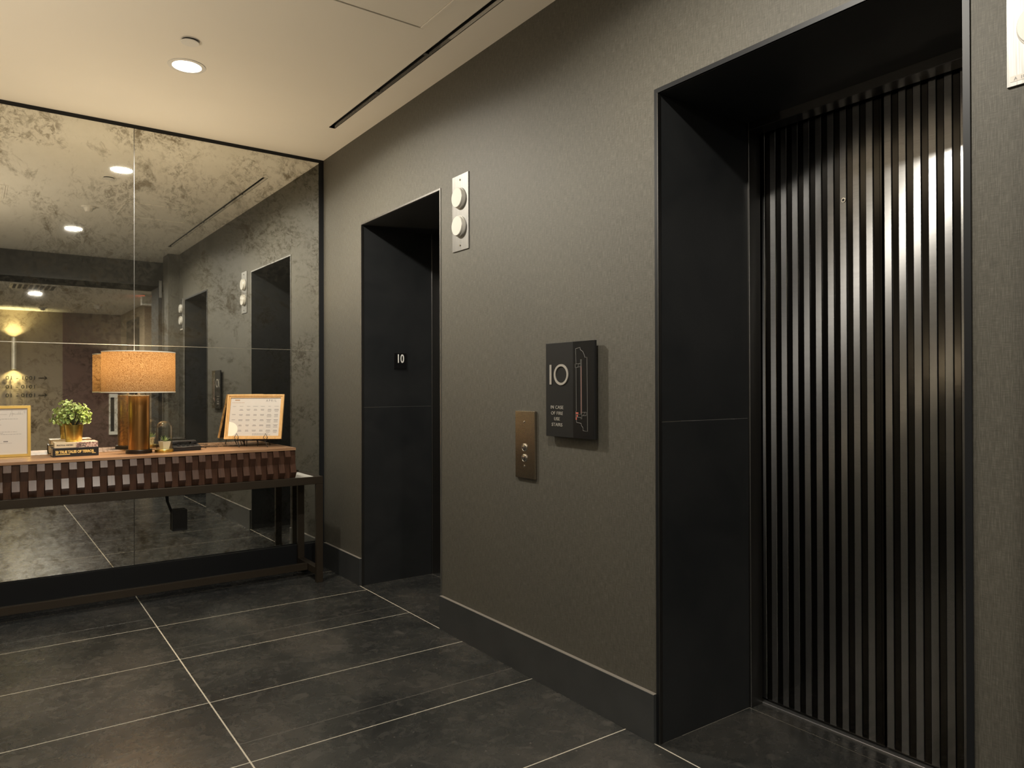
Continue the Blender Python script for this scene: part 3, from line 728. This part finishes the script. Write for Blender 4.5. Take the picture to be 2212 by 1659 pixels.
x = BX1 - 0.0192; k = 1
while x > BX0 + 0.01:
    o = link('slat', mB_ if k % 2 else mA, ct); o.location = Vector((x, yb0, zb2)) - OFF[ct.name]
    x -= 0.03835; k += 1

# ================================================================== THINGS ON THE TABLE
# lamp
lx, ly = -1.276, -0.222
t = thing('table_lamp', 'lit table lamp with drum linen shade on a brass column', 'lamp', (lx, ly, TZ))
obj('base', MB().lathe([(0, 0.0006), (0.0735, 0.0006), (0.0745, 0.003), (0.0745, 0.021), (0.0725, 0.0235), (0, 0.0235)], (lx, ly, TZ), n=48), M_DBASE, t, smooth=True)
obj('column', MB().lathe([(0, 0.0235), (0.0595, 0.0235), (0.0595, 0.352), (0.058, 0.354), (0, 0.354)], (lx, ly, TZ), n=56), M_COPPER, t, smooth=True)
obj('column_cap', MB().lathe([(0, 0.354), (0.0605, 0.354), (0.0605, 0.358), (0, 0.358)], (lx, ly, TZ), n=48), M_MIREDGE, t, smooth=True)
zs0, zs1, rs = 0.378, 0.624, 0.205
sh = obj('shade', MB().lathe([(rs, zs0), (rs, zs1), (rs - 0.0012, zs1), (rs - 0.0012, zs0), (rs, zs0)], (lx, ly, TZ), n=72), M_SHADE, t, smooth=True)
for z in (zs0, zs1): obj('shade_rim', MB().lathe([(rs - 0.002, -0.003), (rs + 0.0012, -0.003), (rs + 0.0012, 0.003), (rs - 0.002, 0.003), (rs - 0.002, -0.003)], (lx, ly, TZ + z), n=64), M_PAPER2, sh, smooth=True)
b = MB().lathe([(0, 0.0), (0.008, 0.0), (0.008, 0.07), (0.014, 0.07), (0.014, 0.10), (0, 0.10)], (lx, ly, TZ + 0.358), n=16)
for a in range(3): b.tube([(lx, ly, TZ + 0.60), (lx + (rs - 0.004) * math.cos(a * 2.1), ly + (rs - 0.004) * math.sin(a * 2.1), TZ + zs1 - 0.004)], 0.0018, 6)
b.tube([(lx, ly, TZ + 0.44), (lx + 0.045, ly, TZ + 0.47), (lx + 0.045, ly, TZ + 0.57), (lx, ly, TZ + 0.605)], 0.0015, 6)
obj('socket_and_spider', b, M_STEEL, t, smooth=True)
obj('bulb', MB().lathe([(0, 0.102), (0.013, 0.104), (0.028, 0.135), (0.030, 0.155), (0.022, 0.178), (0, 0.186)], (lx, ly, TZ + 0.356), n=20), M_BULB, t, smooth=True)
point('lamp_light', (lx, ly, TZ + 0.565), E_LAMP, LAMPCOL, 0.035, t)

# leaves helper
def leafset(b, leaves, layer='shade'):
    """leaves: (centre, dir, normal, length, width, shade)"""
    bm = b.bm; vals = []
    for (c0, d, nn, ln, wd, shd) in leaves:
        d = d.normalized(); s_ = d.cross(nn).normalized(); nn = s_.cross(d).normalized()
        p = [c0, c0 + d * ln * 0.35 + s_ * wd * 0.5 + nn * wd * 0.08, c0 + d * ln * 0.75 + s_ * wd * 0.42 + nn * wd * 0.16, c0 + d * ln + nn * wd * 0.2, c0 + d * ln * 0.75 - s_ * wd * 0.42 + nn * wd * 0.16, c0 + d * ln * 0.35 - s_ * wd * 0.5 + nn * wd * 0.08]
        mid = c0 + d * ln * 0.5 - nn * wd * 0.04
        vs = [bm.verts.new(q) for q in p]; vm = bm.verts.new(mid)
        for i in range(6): bm.faces.new((vm, vs[i], vs[(i + 1) % 6])); vals.append(shd)
    return vals
def set_attr(o, vals):
    a = o.data.attributes.new('shade', 'FLOAT', 'FACE'); a.data.foreach_set('value', vals)

# books
bk = thing('hardcover_book', 'black hardcover book with yellow title lettering, lower of the two under the pot', 'book', (-1.615, -0.155, TZ), (0, 0, 0.03))
def book(root, w_, d_, h_, cover, spine_mat=None):
    c_ = 0.0028
    b = MB(); b.box(-w_ / 2, w_ / 2, -d_ / 2, d_ / 2, 0.0005, c_ + 0.0005, 0.0006); b.box(-w_ / 2, w_ / 2, -d_ / 2, d_ / 2, h_ - c_, h_, 0.0006)
    obj('cover', b, cover, root, local=True)
    obj('spine', MB().box(-w_ / 2, w_ / 2, -d_ / 2 - 0.004, -d_ / 2 + 0.0015, 0.0005, h_, 0.0016, 2), spine_mat or cover, root, local=True)
    obj('page_block', MB().box(-w_ / 2 + 0.005, w_ / 2 - 0.005, -d_ / 2 + 0.002, d_ / 2 - 0.005, c_ + 0.0007, h_ - c_ - 0.0002), M_PAGES, root, local=True)
book(bk, 0.235, 0.150, 0.052, M_BOOKK)
b = MB(); text_mb(b, '50 TRUE TALES OF TERROR', 0.0215, basis((-0.006, -0.0796, 0.0215), (1, 0, 0), (0, 0, 1)), 0.0002, 0.78, 0.95, 'CENTER', 0.0010)
obj('spine_title', b, M_YEL, bk, local=True)
obj('spine_subtitle', MB().box(-0.103, -0.030, -0.0797, -0.0790, 0.0125, 0.0165), M_YEL, bk, local=True)
obj('publisher_mark', MB().box(0.082, 0.102, -0.0797, -0.0790, 0.0150, 0.0185), M_YEL, bk, local=True)
bk2 = thing('hardcover_book', 'cream and pink patterned book lying on the black one, the gold pot on it', 'book', (-1.612, -0.158, TZ + 0.0522), (0, 0, 0.02))
book(bk2, 0.222, 0.142, 0.032, M_BOOKC)
obj('patterned_half', MB().box(-0.002, 0.1113, -0.0757, -0.0749, 0.0008, 0.0315), M_BOOKP, bk2, local=True)
obj('patterned_top', MB().box(0.01, 0.1105, -0.070, 0.0705, 0.032, 0.0324), M_BOOKP, bk2, local=True)
b = MB(); text_mb(b, 'PRACTICAL WESTERN', 0.0105, basis((-0.058, -0.0756, 0.0125), (1, 0, 0), (0, 0, 1)), 0.0002, 0.80, 1.0, 'CENTER', 0.0003)
obj('spine_title', b, M_INKK, bk2, local=True)
b = MB()
for k in range(6):
    b.box(0.004 + k * 0.0075, 0.009 + k * 0.0075, -0.0762, -0.0758, 0.016, 0.024)
b.box(0.004, 0.048, -0.0762, -0.0758, 0.006, 0.011); b.box(-0.0012, 0.0002, -0.0762, -0.0750, 0.001, 0.031)
obj('spine_print', b, M_INKK, bk2, local=True)
b = MB()
for k in range(3): b.box(-0.098, -0.03 - k * 0.01, -0.03 + k * 0.02, -0.022 + k * 0.02, 0.032, 0.0323)
obj('cover_print', b, M_INKB, bk2, local=True)

# potted plant
px, py, pz = -1.620, -0.175, TZ + 0.0522 + 0.0326
pp = thing('potted_plant', 'gold pot of bushy light green variegated leaves standing on the two books', 'plant', (px, py, pz))
obj('pot', MB().lathe([(0, 0.0), (0.0415, 0.0), (0.0425, 0.002), (0.0505, 0.100), (0.0490, 0.100), (0.0465, 0.085), (0, 0.085)], (px, py, pz), n=40), M_GOLD, pp, smooth=True)
obj('soil', MB().lathe([(0, 0.088), (0.046, 0.087), (0.046, 0.080), (0, 0.080)], (px, py, pz), n=24), M_SOIL, pp)
lv = []; stems = MB(); cc = Vector((px, py, pz + 0.095))
for k in range(135):
    th = random.uniform(0, 2 * PI); ph = math.acos(random.uniform(-0.28, 1.0))
    dr = Vector((math.sin(ph) * math.cos(th), math.sin(ph) * math.sin(th), math.cos(ph)))
    R_ = random.uniform(0.62, 1.0)
    tip = cc + Vector((dr.x * 0.098, dr.y * 0.085, dr.z * 0.100 + 0.045)) * R_
    tip.z = max(tip.z, pz + 0.075)
    if k % 3 == 0: stems.tube([cc - Vector((0, 0, 0.01)), cc.lerp(tip, 0.5) + Vector((0, 0, 0.012)), tip], 0.0009, 4)
    base_sh = 0.12 + 0.75 * max(0.0, R_ - 0.55) / 0.45 * (0.55 + 0.45 * max(dr.z, 0))
    a0 = random.uniform(0, PI); sz = random.uniform(0.013, 0.020)
    n0 = (dr + Vector((random.uniform(-.5, .5), random.uniform(-.5, .5), random.uniform(-.2, .6)))).normalized()
    s1 = n0.cross(Vector((0.3, 0.2, 1))).normalized(); s2 = n0.cross(s1)
    for j in range(6):
        aa = a0 + j * PI / 3
        dd = (s1 * math.cos(aa) + s2 * math.sin(aa)) + n0 * (0.35 if j % 2 else 0.75)
        lv.append((tip, dd, n0, sz * (1.0 if j % 2 else 0.75), sz * 0.85, min(1, max(0, base_sh + random.uniform(-0.22, 0.28)))))
obj('stems', stems, M_SOIL, pp)
b = MB(); vals = leafset(b, lv); fo = obj('foliage', b, M_LEAF, pp); set_attr(fo, vals); fo['kind'] = 'stuff'

# cloche
gx_, gy_ = -1.137, -0.245
cl = thing('glass_cloche', 'small glass dome on a round gold base, right of the lamp', 'cloche', (gx_, gy_, TZ))
obj('base', MB().lathe([(0, 0.0006), (0.051, 0.0006), (0.0535, 0.003), (0.0535, 0.0165), (0.052, 0.0185), (0, 0.0185)], (gx_, gy_, TZ), n=44), M_GOLD, cl, smooth=True)
prof = [(0.0475, 0.0188)] + [(0.0475, 0.03 + 0.12 * k / 4) for k in range(5)] + [(0.0475 * math.cos(a * PI / 20), 0.150 + 0.0475 * math.sin(a * PI / 20)) for a in range(1, 10)] + [(0, 0.1975)]
pin = [(max(0, q[0] - 0.0018), q[1] - (0.0018 if i > 5 else 0)) for i, q in enumerate(prof)]
obj('dome', MB().lathe(prof + pin[::-1], (gx_, gy_, TZ), n=44), M_GLASS, cl, smooth=True)
sp_ = thing('potted_succulent', 'tiny spiky succulent in a white ceramic pot under the glass dome', 'plant', (gx_ + 0.002, gy_, TZ + 0.0187))
pc = Vector((gx_ + 0.002, gy_, TZ + 0.0187))
t_ = bmesh.new(); q0, q1 = 0.0185, 0.0265
vsx = [t_.verts.new((sx * q0, sy * q0, 0)) for sx, sy in ((-1, -1), (1, -1), (1, 1), (-1, 1))] + [t_.verts.new((sx * q1, sy * q1, 0.050)) for sx, sy in ((-1, -1), (1, -1), (1, 1), (-1, 1))] + [t_.verts.new((sx * (q1 - 0.003), sy * (q1 - 0.003), 0.050)) for sx, sy in ((-1, -1), (1, -1), (1, 1), (-1, 1))] + [t_.verts.new((sx * (q1 - 0.004), sy * (q1 - 0.004), 0.042)) for sx, sy in ((-1, -1), (1, -1), (1, 1), (-1, 1))]
t_.faces.new([vsx[i] for i in (3, 2, 1, 0)])
for lev in (0, 4, 8):
    for i in range(4): t_.faces.new((vsx[lev + i], vsx[lev + (i + 1) % 4], vsx[lev + 4 + (i + 1) % 4], vsx[lev + 4 + i]))
t_.faces.new([vsx[12 + i] for i in range(4)])
bmesh.ops.recalc_face_normals(t_, faces=t_.faces[:])
b = MB(); b.add(t_, Matrix.Translation(pc) @ Matrix.Rotation(0.35, 4, 'Z')); obj('ceramic_pot', b, M_CERAM, sp_)
for k in range(17):
    th = k * 2.4; el = 0.25 + 1.15 * ((k * 7) % 17) / 17
    dd = Vector((math.cos(th) * math.cos(el), math.sin(th) * math.cos(el), math.sin(el)))
    b = MB(); ln = 0.045 + 0.012 * math.sin(k * 3.1); c0 = pc + Vector((0, 0, 0.045))
    nn = Vector((-math.cos(th) * math.sin(el), -math.sin(th) * math.sin(el), math.cos(el)))
    va = leafset(b, [(c0, dd, nn, ln, 0.0085, (k % 5) / 4)])
    bm_ = b.bm; bmesh.ops.solidify(bm_, geom=bm_.faces[:], thickness=0.0012)
    o = obj('leaf', b, M_SUCC, sp_); a = o.data.attributes.new('shade', 'FLOAT', 'FACE'); a.data.foreach_set('value', [((k * 3) % 7) / 6.0] * len(o.data.polygons))

# desk telephone
ph = thing('desk_telephone', 'low black desk telephone with silver edges, right of the glass dome', 'telephone', (-1.005, -0.165, TZ), (0, 0, 0.05))
bm_b = MB(); bm_b.prism([(-0.085, -0.075, 0.0006), (-0.085, 0.085, 0.0006), (-0.085, 0.085, 0.052), (-0.085, -0.040, 0.036), (-0.085, -0.075, 0.026)], (0.170, 0, 0))
bmesh.ops.bevel(bm_b.bm, geom=bm_b.bm.edges[:], offset=0.003, segments=2, affect='EDGES'); obj('body', bm_b, M_BLACKPL, ph, local=True)
tb = MB().tube([(-0.080, -0.0765, 0.0285), (-0.02, -0.0775, 0.0255), (0.03, -0.0770, 0.0280), (0.082, -0.0765, 0.0290)], 0.0011, 6); obj('silver_edge', tb, M_STEEL, ph, local=True)
hb = MB(); hb.box(-0.078, 0.070, -0.020, 0.028, 0.050, 0.064, 0.006, 3); hb.box(-0.080, -0.040, -0.022, 0.030, 0.040, 0.056, 0.006, 3); hb.box(0.036, 0.074, -0.022, 0.030, 0.040, 0.056, 0.006, 3)
hs = obj('handset', hb, M_BLACKPL, ph, local=True, smooth=True)
obj('handset_trim', MB().box(-0.074, 0.066, -0.0212, -0.0198, 0.0585, 0.0612), M_STEEL, hs, local=True)
sc = MB().box(-0.06, 0.06, 0.045, 0.080, 0.050, 0.060, 0.002); obj('display_hood', sc, M_BLACKPL, ph, local=True)
for k in range(12):
    obj('key', MB().box(-0.055 + (k % 4) * 0.028, -0.037 + (k % 4) * 0.028, -0.064 + (k // 4) * 0.012, -0.056 + (k // 4) * 0.012, 0.027 + (k // 4) * 0.0045, 0.0325 + (k // 4) * 0.0045, 0.001), M_SIGN, ph, local=True)
pts = []
P0 = Vector((-0.918, -0.15, TZ + 0.006))
for k in range(150):
    s_ = k / 149; c0 = P0 + Vector((0.128 * s_, 0.028 * math.sin(s_ * 3) + 0.004, 0.0035 + 0.004 * math.sin(s_ * PI)))
    a = k * 2 * PI / 8; pts.append(c0 + Vector((0, math.cos(a) * 0.0052, math.sin(a) * 0.0052)))
b = MB().tube(pts, 0.0013, 5)
b.tube([(-0.93, -0.16, TZ + 0.010), (-0.915, -0.155, TZ + 0.022), (-0.902, -0.148, TZ + 0.013), (-0.912, -0.138, TZ + 0.006), (-0.93, -0.14, TZ + 0.006)], 0.0022, 6)
b.tube([(-0.915, -0.15, TZ + 0.005), (-0.90, -0.12, TZ + 0.020), (-0.875, -0.10, TZ + 0.008), (-0.86, -0.12, TZ + 0.004)], 0.0022, 6)
cd = obj('coiled_cord', b, M_BLACKPL, None); cd['label'] = 'black coiled telephone cord lying on the table top'; cd['category'] = 'cord'

# gold frame with notice, at the left edge
gf = thing('notice_frame', 'gold framed notice sheet at the left edge of the table', 'picture frame', (-1.955, -0.060, TZ + 0.001), (0, 0, 0.0))
gf.rotation_euler = (math.radians(-3.5), 0, 0)
W2, HF, TF = 0.125, 0.300, 0.0155
obj('moulding', MB().frame((-W2, 0, 0), (1, 0, 0), (0, 0, 1), 2 * W2, HF, TF, 0.012), M_GOLDF, gf, local=True)
obj('sheet', MB().box(-W2 + 0.004, W2 - 0.004, -0.0045, -0.0035, 0.004, HF - 0.004), M_PAPER, gf, local=True)
obj('back_board', MB().box(-W2 + 0.003, W2 - 0.003, -0.0032, -0.0005, 0.003, HF - 0.003), M_BLACK, gf, local=True)
# handwriting heading as a pen line (illegible script)
b = MB()
def pen(pts, rad=0.00045): b.tube([(p_[0], -0.0049, p_[1]) for p_ in pts], rad, 4)
hx, hz = 0.022, 0.248
pen([(hx - .052 + .0035 * k, hz + (0.004 if k % 2 else 0.0)) for k in range(12)])
pen([(hx - .002, hz - 0.012), (hx + .006, hz + 0.010), (hx + .012, hz + 0.028), (hx + .013, hz + 0.010), (hx + .013, hz - 0.010)])
pen([(hx + .001, hz + 0.004), (hx + .022, hz + 0.006)])
pen([(hx + .016 + .0032 * k, hz + (0.006 if k % 2 else -0.001)) for k in range(8)])
pen([(hx + .040, hz), (hx + .045, hz + 0.020), (hx + .043, hz)]); pen([(hx + .047, hz), (hx + .053, hz + 0.019), (hx + .050, hz)])
pen([(hx + .052 + .003 * k, hz + (0.007 if k % 2 else 0.0)) for k in range(5)])
pen([(hx + .068, hz + 0.014), (hx + .073, hz + 0.019), (hx + .076, hz + 0.014), (hx + .071, hz + 0.006)]); pen([(hx + .069, hz - .001), (hx + .0695, hz - .0025)])
obj('script_heading', b, M_INK, gf, local=True)
b = MB()
def words(x0, x1, z, h_=0.0016):
    x = x0
    while x < x1:
        wl = random.uniform(0.006, 0.016); b.box(x, min(x + wl, x1), -0.0048, -0.0044, z, z + h_); x += wl + 0.0028
for z, x0, x1 in ((0.222, -0.09, 0.062), (0.218, -0.09, -0.02), (0.188, -0.05, -0.018), (0.181, -0.05, -0.025), (0.146, -0.09, 0.058), (0.138, -0.09, -0.01), (0.132, -0.09, 0.078)): words(x0, x1, z)
b.box(-0.008, 0.014, -0.0048, -0.0044, 0.088, 0.094)
for k in range(8): b.box(-0.025 + k * 0.0075, -0.0225 + k * 0.0075, -0.0048, -0.0044, 0.0795, 0.0825)
obj('small_print', b, M_INK, gf, local=True)

# calendar frame on a wire easel
psi, phi = math.radians(-34.4), math.radians(14.5)
wc_, hc = 0.387, 0.312
cf = thing('calendar_frame', 'gilt wood framed April calendar leaning back on a small black easel', 'picture frame', (-0.730, -0.069, 0.978))
cf.rotation_euler = (0, 0, 0)
cf.matrix_world = Matrix.Translation((-0.730, -0.069, 0.978)) @ Matrix.Rotation(psi, 4, 'Z') @ Matrix.Rotation(-phi, 4, 'X')
# local: x width, z height, -y to the front
obj('moulding', MB().frame((0, 0, 0), (1, 0, 0), (0, 0, 1), wc_, hc, 0.011, 0.016), M_OAK, cf, local=True)
obj('inner_moulding', MB().frame((0.011, 0, 0.011), (1, 0, 0), (0, 0, 1), wc_ - 0.022, hc - 0.022, 0.0105, 0.011), M_OAK, cf, local=True)
obj('calendar_sheet', MB().box(0.014, wc_ - 0.014, -0.0040, -0.003, 0.014, hc - 0.014), M_PAPER, cf, local=True)
obj('back_board', MB().box(0.004, wc_ - 0.004, -0.0028, 0.0015, 0.004, hc - 0.004), M_SLAT, cf, local=True)
b = MB(); cz = 0.067; cx_ = 0.0215
pts_ = [(cx_, -0.0042, cz - 0.046)] + [(cx_ + 0.062 * math.cos(a), -0.0042, cz + 0.002 + 0.052 * math.sin(a)) for a in [(-80 + 8.5 * k) * PI / 180 for k in range(20)]] + [(cx_, -0.0042, cz + 0.056)]
b.prism(pts_, (0, -0.0003, 0)); obj('cream_disc_print', b, M_PAPER2, cf, local=True)
b = MB(); text_mb(b, 'APRIL', 0.024, basis((0.262, -0.0042, 0.262), (1, 0, 0), (0, 0, 1)), 0.0002, 0.85, 1.5, 'LEFT', 0.0)
obj('month_title', b, M_INK, cf, local=True)
b = MB(); b.box(0.050, 0.083, -0.0046, -0.0042, 0.270, 0.2765)
for k in range(8): b.box(0.034 + k * 0.0105, 0.0385 + k * 0.0105, -0.0045, -0.0042, 0.2535, 0.2575)
obj('logo_print', b, M_INKB, cf, local=True)
b = MB(); cw = (wc_ - 0.050) / 7
for j, dn in enumerate(('SUNDAY', 'MONDAY', 'TUESDAY', 'WEDNESDAY', 'THURSDAY', 'FRIDAY', 'SATURDAY')):
    text_mb(b, dn, 0.0072, basis((0.025 + cw * (j + 0.5), -0.0042, 0.2265), (1, 0, 0), (0, 0, 1)), 0.0001, 0.8, 1.0, 'CENTER')
for i in range(5):
    for j in range(7):
        x0 = 0.025 + cw * (j + 0.5); z0 = 0.207 - 0.0365 * i
        if j == 0 and i not in (1, 2): continue
        nl = {0: 1, 5: 3, 6: 3}.get(j, 2)
        for q in range(nl):
            hw = (0.017 if j >= 5 else 0.0145) * random.uniform(0.62, 1.0)
            b.box(x0 - hw, x0 + hw, -0.0044, -0.0042, z0 - 0.0062 * q - (0.003 if q == 2 else 0), z0 - 0.0062 * q + 0.0026 - (0.003 if q == 2 else 0))
for q in range(3):
    x = 0.185
    while x < 0.31 - 0.02 * (q == 0):
        wl = random.uniform(0.006, 0.014); b.box(x, x + wl, -0.0044, -0.0042, 0.036 - q * 0.008, 0.0385 - q * 0.008); x += wl + 0.003
obj('calendar_print', b, M_INK, cf, local=True)
b = MB()
for j in range(1, 7): b.box(0.025 + cw * j - 0.0003, 0.025 + cw * j + 0.0003, -0.0041, -0.00395, 0.045, 0.222)
for i in range(5): b.box(0.025, wc_ - 0.025, -0.0041, -0.00395, 0.184 - 0.0365 * i, 0.1846 - 0.0365 * i)
obj('calendar_grid', b, mat('faint_grid_print', (0.62, 0.58, 0.52), 0.7), cf, local=True)

# easel
ez = thing('wire_easel', 'small black wrought easel with diamond stops holding the calendar', 'easel', (-0.730, -0.069, TZ))
Rz = Matrix.Rotation(psi, 4, 'Z'); O_ = Vector((-0.730, -0.069, 0.0))
def E_(x, y, z): return O_ + Rz.to_3x3() @ Vector((x, y, 0)) + Vector((0, 0, z))
zl = 0.971
b = MB().tube([E_(0.09, 0.075, zl + 0.15), E_(0.09, 0.0, zl), E_(0.09, -0.026, zl)], 0.0028, 6); b.tube([E_(0.285, 0.075, zl + 0.15), E_(0.285, 0.0, zl), E_(0.285, -0.026, zl)], 0.0028, 6)
b.tube([E_(0.09, 0.002, zl), E_(0.285, 0.002, zl)], 0.0026, 6)
b.tube([E_(0.09, 0.075, zl + 0.15), E_(0.285, 0.075, zl + 0.15)], 0.0026, 6)
obj('support_bars', b, M_BLACKPL, ez, smooth=True)
for x_ in (0.09, 0.285):
    b = MB(); s_ = 0.014
    b.tube([E_(x_, -0.026, zl - 0.002), E_(x_ + s_, -0.026, zl + 0.022), E_(x_, -0.024, zl + 0.048), E_(x_ - s_, -0.026, zl + 0.022)], 0.0020, 6, closed=True)
    obj('diamond_stop', b, M_BLACKPL, ez)
for (xa, ya2, xb2, yb2) in ((0.095, -0.02, 0.115, -0.045), (0.280, -0.02, 0.305, -0.045), (0.150, 0.0, 0.14, 0.030), (0.225, 0.0, 0.215, 0.03), (0.11, 0.06, 0.10, 0.105), (0.265, 0.06, 0.275, 0.105)):
    z1 = zl if ya2 < 0.05 else zl + 0.10
    b = MB().tube([E_(xa, ya2, z1), E_((xa + xb2) / 2, (ya2 + yb2) / 2, (z1 + TZ) / 2), E_(xb2, yb2, TZ + 0.003)], 0.0030, 6)
    obj('leg', b, M_BLACKPL, ez, smooth=True)
t = thing('small_label', 'tiny pale metal tag lying on the right end of the table top', 'tag', (-0.405, -0.40, TZ + 0.0002))
obj('tag_plate', MB().box(-0.420, -0.385, -0.408, -0.398, TZ + 0.0002, TZ + 0.0015), M_MIREDGE, t)

# power box and cords below the table
t = thing('power_box', 'flat black power box on the mirror under the table', 'power box', (-1.007, -0.02, 0.386))
obj('housing', MB().box(-1.053, -0.962, -0.048, -0.0145, 0.386, 0.523, 0.002), M_BLACKPL, t)
b = MB().tube([(-1.050, -0.026, 0.505), (-1.062, -0.026, 0.54), (-1.076, -0.026, 0.58), (-1.080, -0.026, 0.63), (-1.079, -0.026, 0.668), (-1.078, -0.026, 0.715)], 0.0055, 8)
obj('power_cord', b, M_BLACKPL, t, smooth=True)
b = MB().tube([(-0.99, -0.10, 0.671), (-0.975, -0.11, 0.655), (-0.94, -0.12, 0.648), (-0.905, -0.12, 0.634), (-0.885, -0.12, 0.632), (-0.882, -0.115, 0.640), (-0.905, -0.11, 0.655), (-0.945, -0.10, 0.663), (-0.97, -0.10, 0.671)], 0.0030, 6)
b.tube([(-1.02, -0.10, 0.671), (-0.99, -0.11, 0.662), (-0.96, -0.11, 0.652), (-0.93, -0.10, 0.660), (-0.90, -0.10, 0.671)], 0.0045, 6)
cd = obj('hanging_cable', b, M_BLACKPL, None, smooth=True); cd['label'] = 'thin black cable loop hanging under the table rail'; cd['category'] = 'cable'

# ================================================================== HALL THINGS (seen in the mirror)
def sconce(x, y, z0, z1, ny, label, e, col=(1, 0.86, 0.42), down=1.0, spr=125):
    """ny: unit vector off the wall"""
    nx_, ny_ = ny; rr = 0.038; cx, cy = x + nx_ * 0.065, y + ny_ * 0.065
    t = thing('wall_sconce', label, 'sconce', (cx, cy, z0), group='tube wall sconces')
    obj('tube', MB().lathe([(rr - 0.004, 0.0), (rr, 0.0), (rr, z1 - z0), (rr - 0.004, z1 - z0), (rr - 0.004, z1 - z0 - 0.02), (rr - 0.004, 0.02), (rr - 0.004, 0.0)], (cx, cy, z0), n=24), M_TUBE, t, smooth=True)
    b = MB()
    if abs(ny_) > 0: b.box(x - 0.02, x + 0.02, min(y + ny_ * 0.0005, cy - ny_ * rr), max(y + ny_ * 0.0005, cy - ny_ * rr), (z0 + z1) / 2 - 0.05, (z0 + z1) / 2 + 0.05)
    else: b.box(min(x + nx_ * 0.0005, cx - nx_ * rr), max(x + nx_ * 0.0005, cx - nx_ * rr), y - 0.02, y + 0.02, (z0 + z1) / 2 - 0.05, (z0 + z1) / 2 + 0.05)
    obj('wall_bracket', b, M_STEEL, t)
    for zz, up in ((z1 - 0.012, 1), (z0 + 0.012, -1)):
        obj('led_disc', MB().lathe([(0, -0.002), (rr - 0.004, -0.002), (rr - 0.004, 0.002), (0, 0.002)], (cx, cy, zz), n=20), M_SLED, t)
        area('sconce_lamp', (cx, cy, zz + up * 0.004), (PI if up > 0 else 0, 0, 0), 0.055, e if up > 0 else e * down, col, t, spread=math.radians(spr))
    return t
sconce(-1.555, -9.6, 1.66, 2.195, (0, 1), 'steel tube sconce lighting the room number wall up and down, seen in the mirror', E_SCONCE)
sconce(-3.6, -9.6, 1.66, 2.195, (0, 1), 'steel tube sconce further along the hall wall, outside the picture', E_SCONCE)
sconce(XL, -2.4, 0.90, 1.40, (1, 0), 'added steel tube sconce on the lobby left wall, unseen, brightening the ceiling', E_CEILFILL, (1, 0.84, 0.64), 0.05, 172)  # unseen uplight, added to lift the lobby ceiling

rs_ = thing('room_number_sign', 'raised black room numbers with arrows on the hall wall, seen mirrored', 'sign', (-1.4, -9.6, 1.2))
yw = -9.578
for row, (txt, z, arrow) in enumerate((('1001 - 10', 1.485, True), ('1010 - 10', 1.335, False), ('1010 - 10', 1.190, True))):
    b = MB(); text_mb(b, txt, 0.088, basis((-1.235, yw, z), (-1, 0, 0), (0, 0, 1)), 0.004, 1.15, 1.10, 'LEFT', 0.0012)
    obj('raised_digits', b, M_BLACK, rs_)
    if arrow:
        zc = z + 0.030; b = MB()
        b.tube([(-1.085, yw, zc), (-1.205, yw, zc)], 0.0052, 6); b.tube([(-1.12, yw, zc + 0.033), (-1.085, yw, zc), (-1.12, yw, zc - 0.033)], 0.0052, 6)
        obj('arrow', b, M_BLACK, rs_)
obj('mounting_pins', (lambda b: [b.box(-1.25 - k * 0.08, -1.247 - k * 0.08, -9.5995, yw, z + 0.02, z + 0.023) for k in range(6) for z in (1.485, 1.335, 1.19)] and b)(MB()), M_STEEL, rs_)
t = thing('extinguisher_cabinet', 'narrow white extinguisher cabinet with dark pane on the hall wall, seen in the mirror', 'cabinet', (-0.07, -9.6, 0.50))
obj('cabinet_body', MB().box(-0.145, -0.005, -9.5845, -9.52, 0.50, 1.235, 0.003), M_WHITE, t)
obj('cabinet_pane', MB().box(-0.125, -0.065, -9.5202, -9.5185, 0.56, 1.17), M_SIGN, t)
obj('cabinet_latch', MB().box(-0.022, -0.014, -9.5195, -9.512, 0.84, 0.88), M_STEEL, t)

# folded fire door edge beside the pilaster
t = thing('fire_door', 'tall black fire door edge with steel hinge, standing open behind the lobby corner, seen in the mirror', 'door', (-0.17, -5.25, 0))
obj('door_leaf', MB().box(-0.185, -0.140, -5.48, -5.03, 0.004, 2.64, 0.002), M_VOID, t)
obj('edge_channel', MB().box(-0.1845, -0.1405, -5.029, -5.024, 0.004, 2.74), M_VOID, t)
obj('steel_closer', MB().box(-0.178, -0.147, -5.0235, -5.012, 2.50, 2.72), M_STEEL, t)
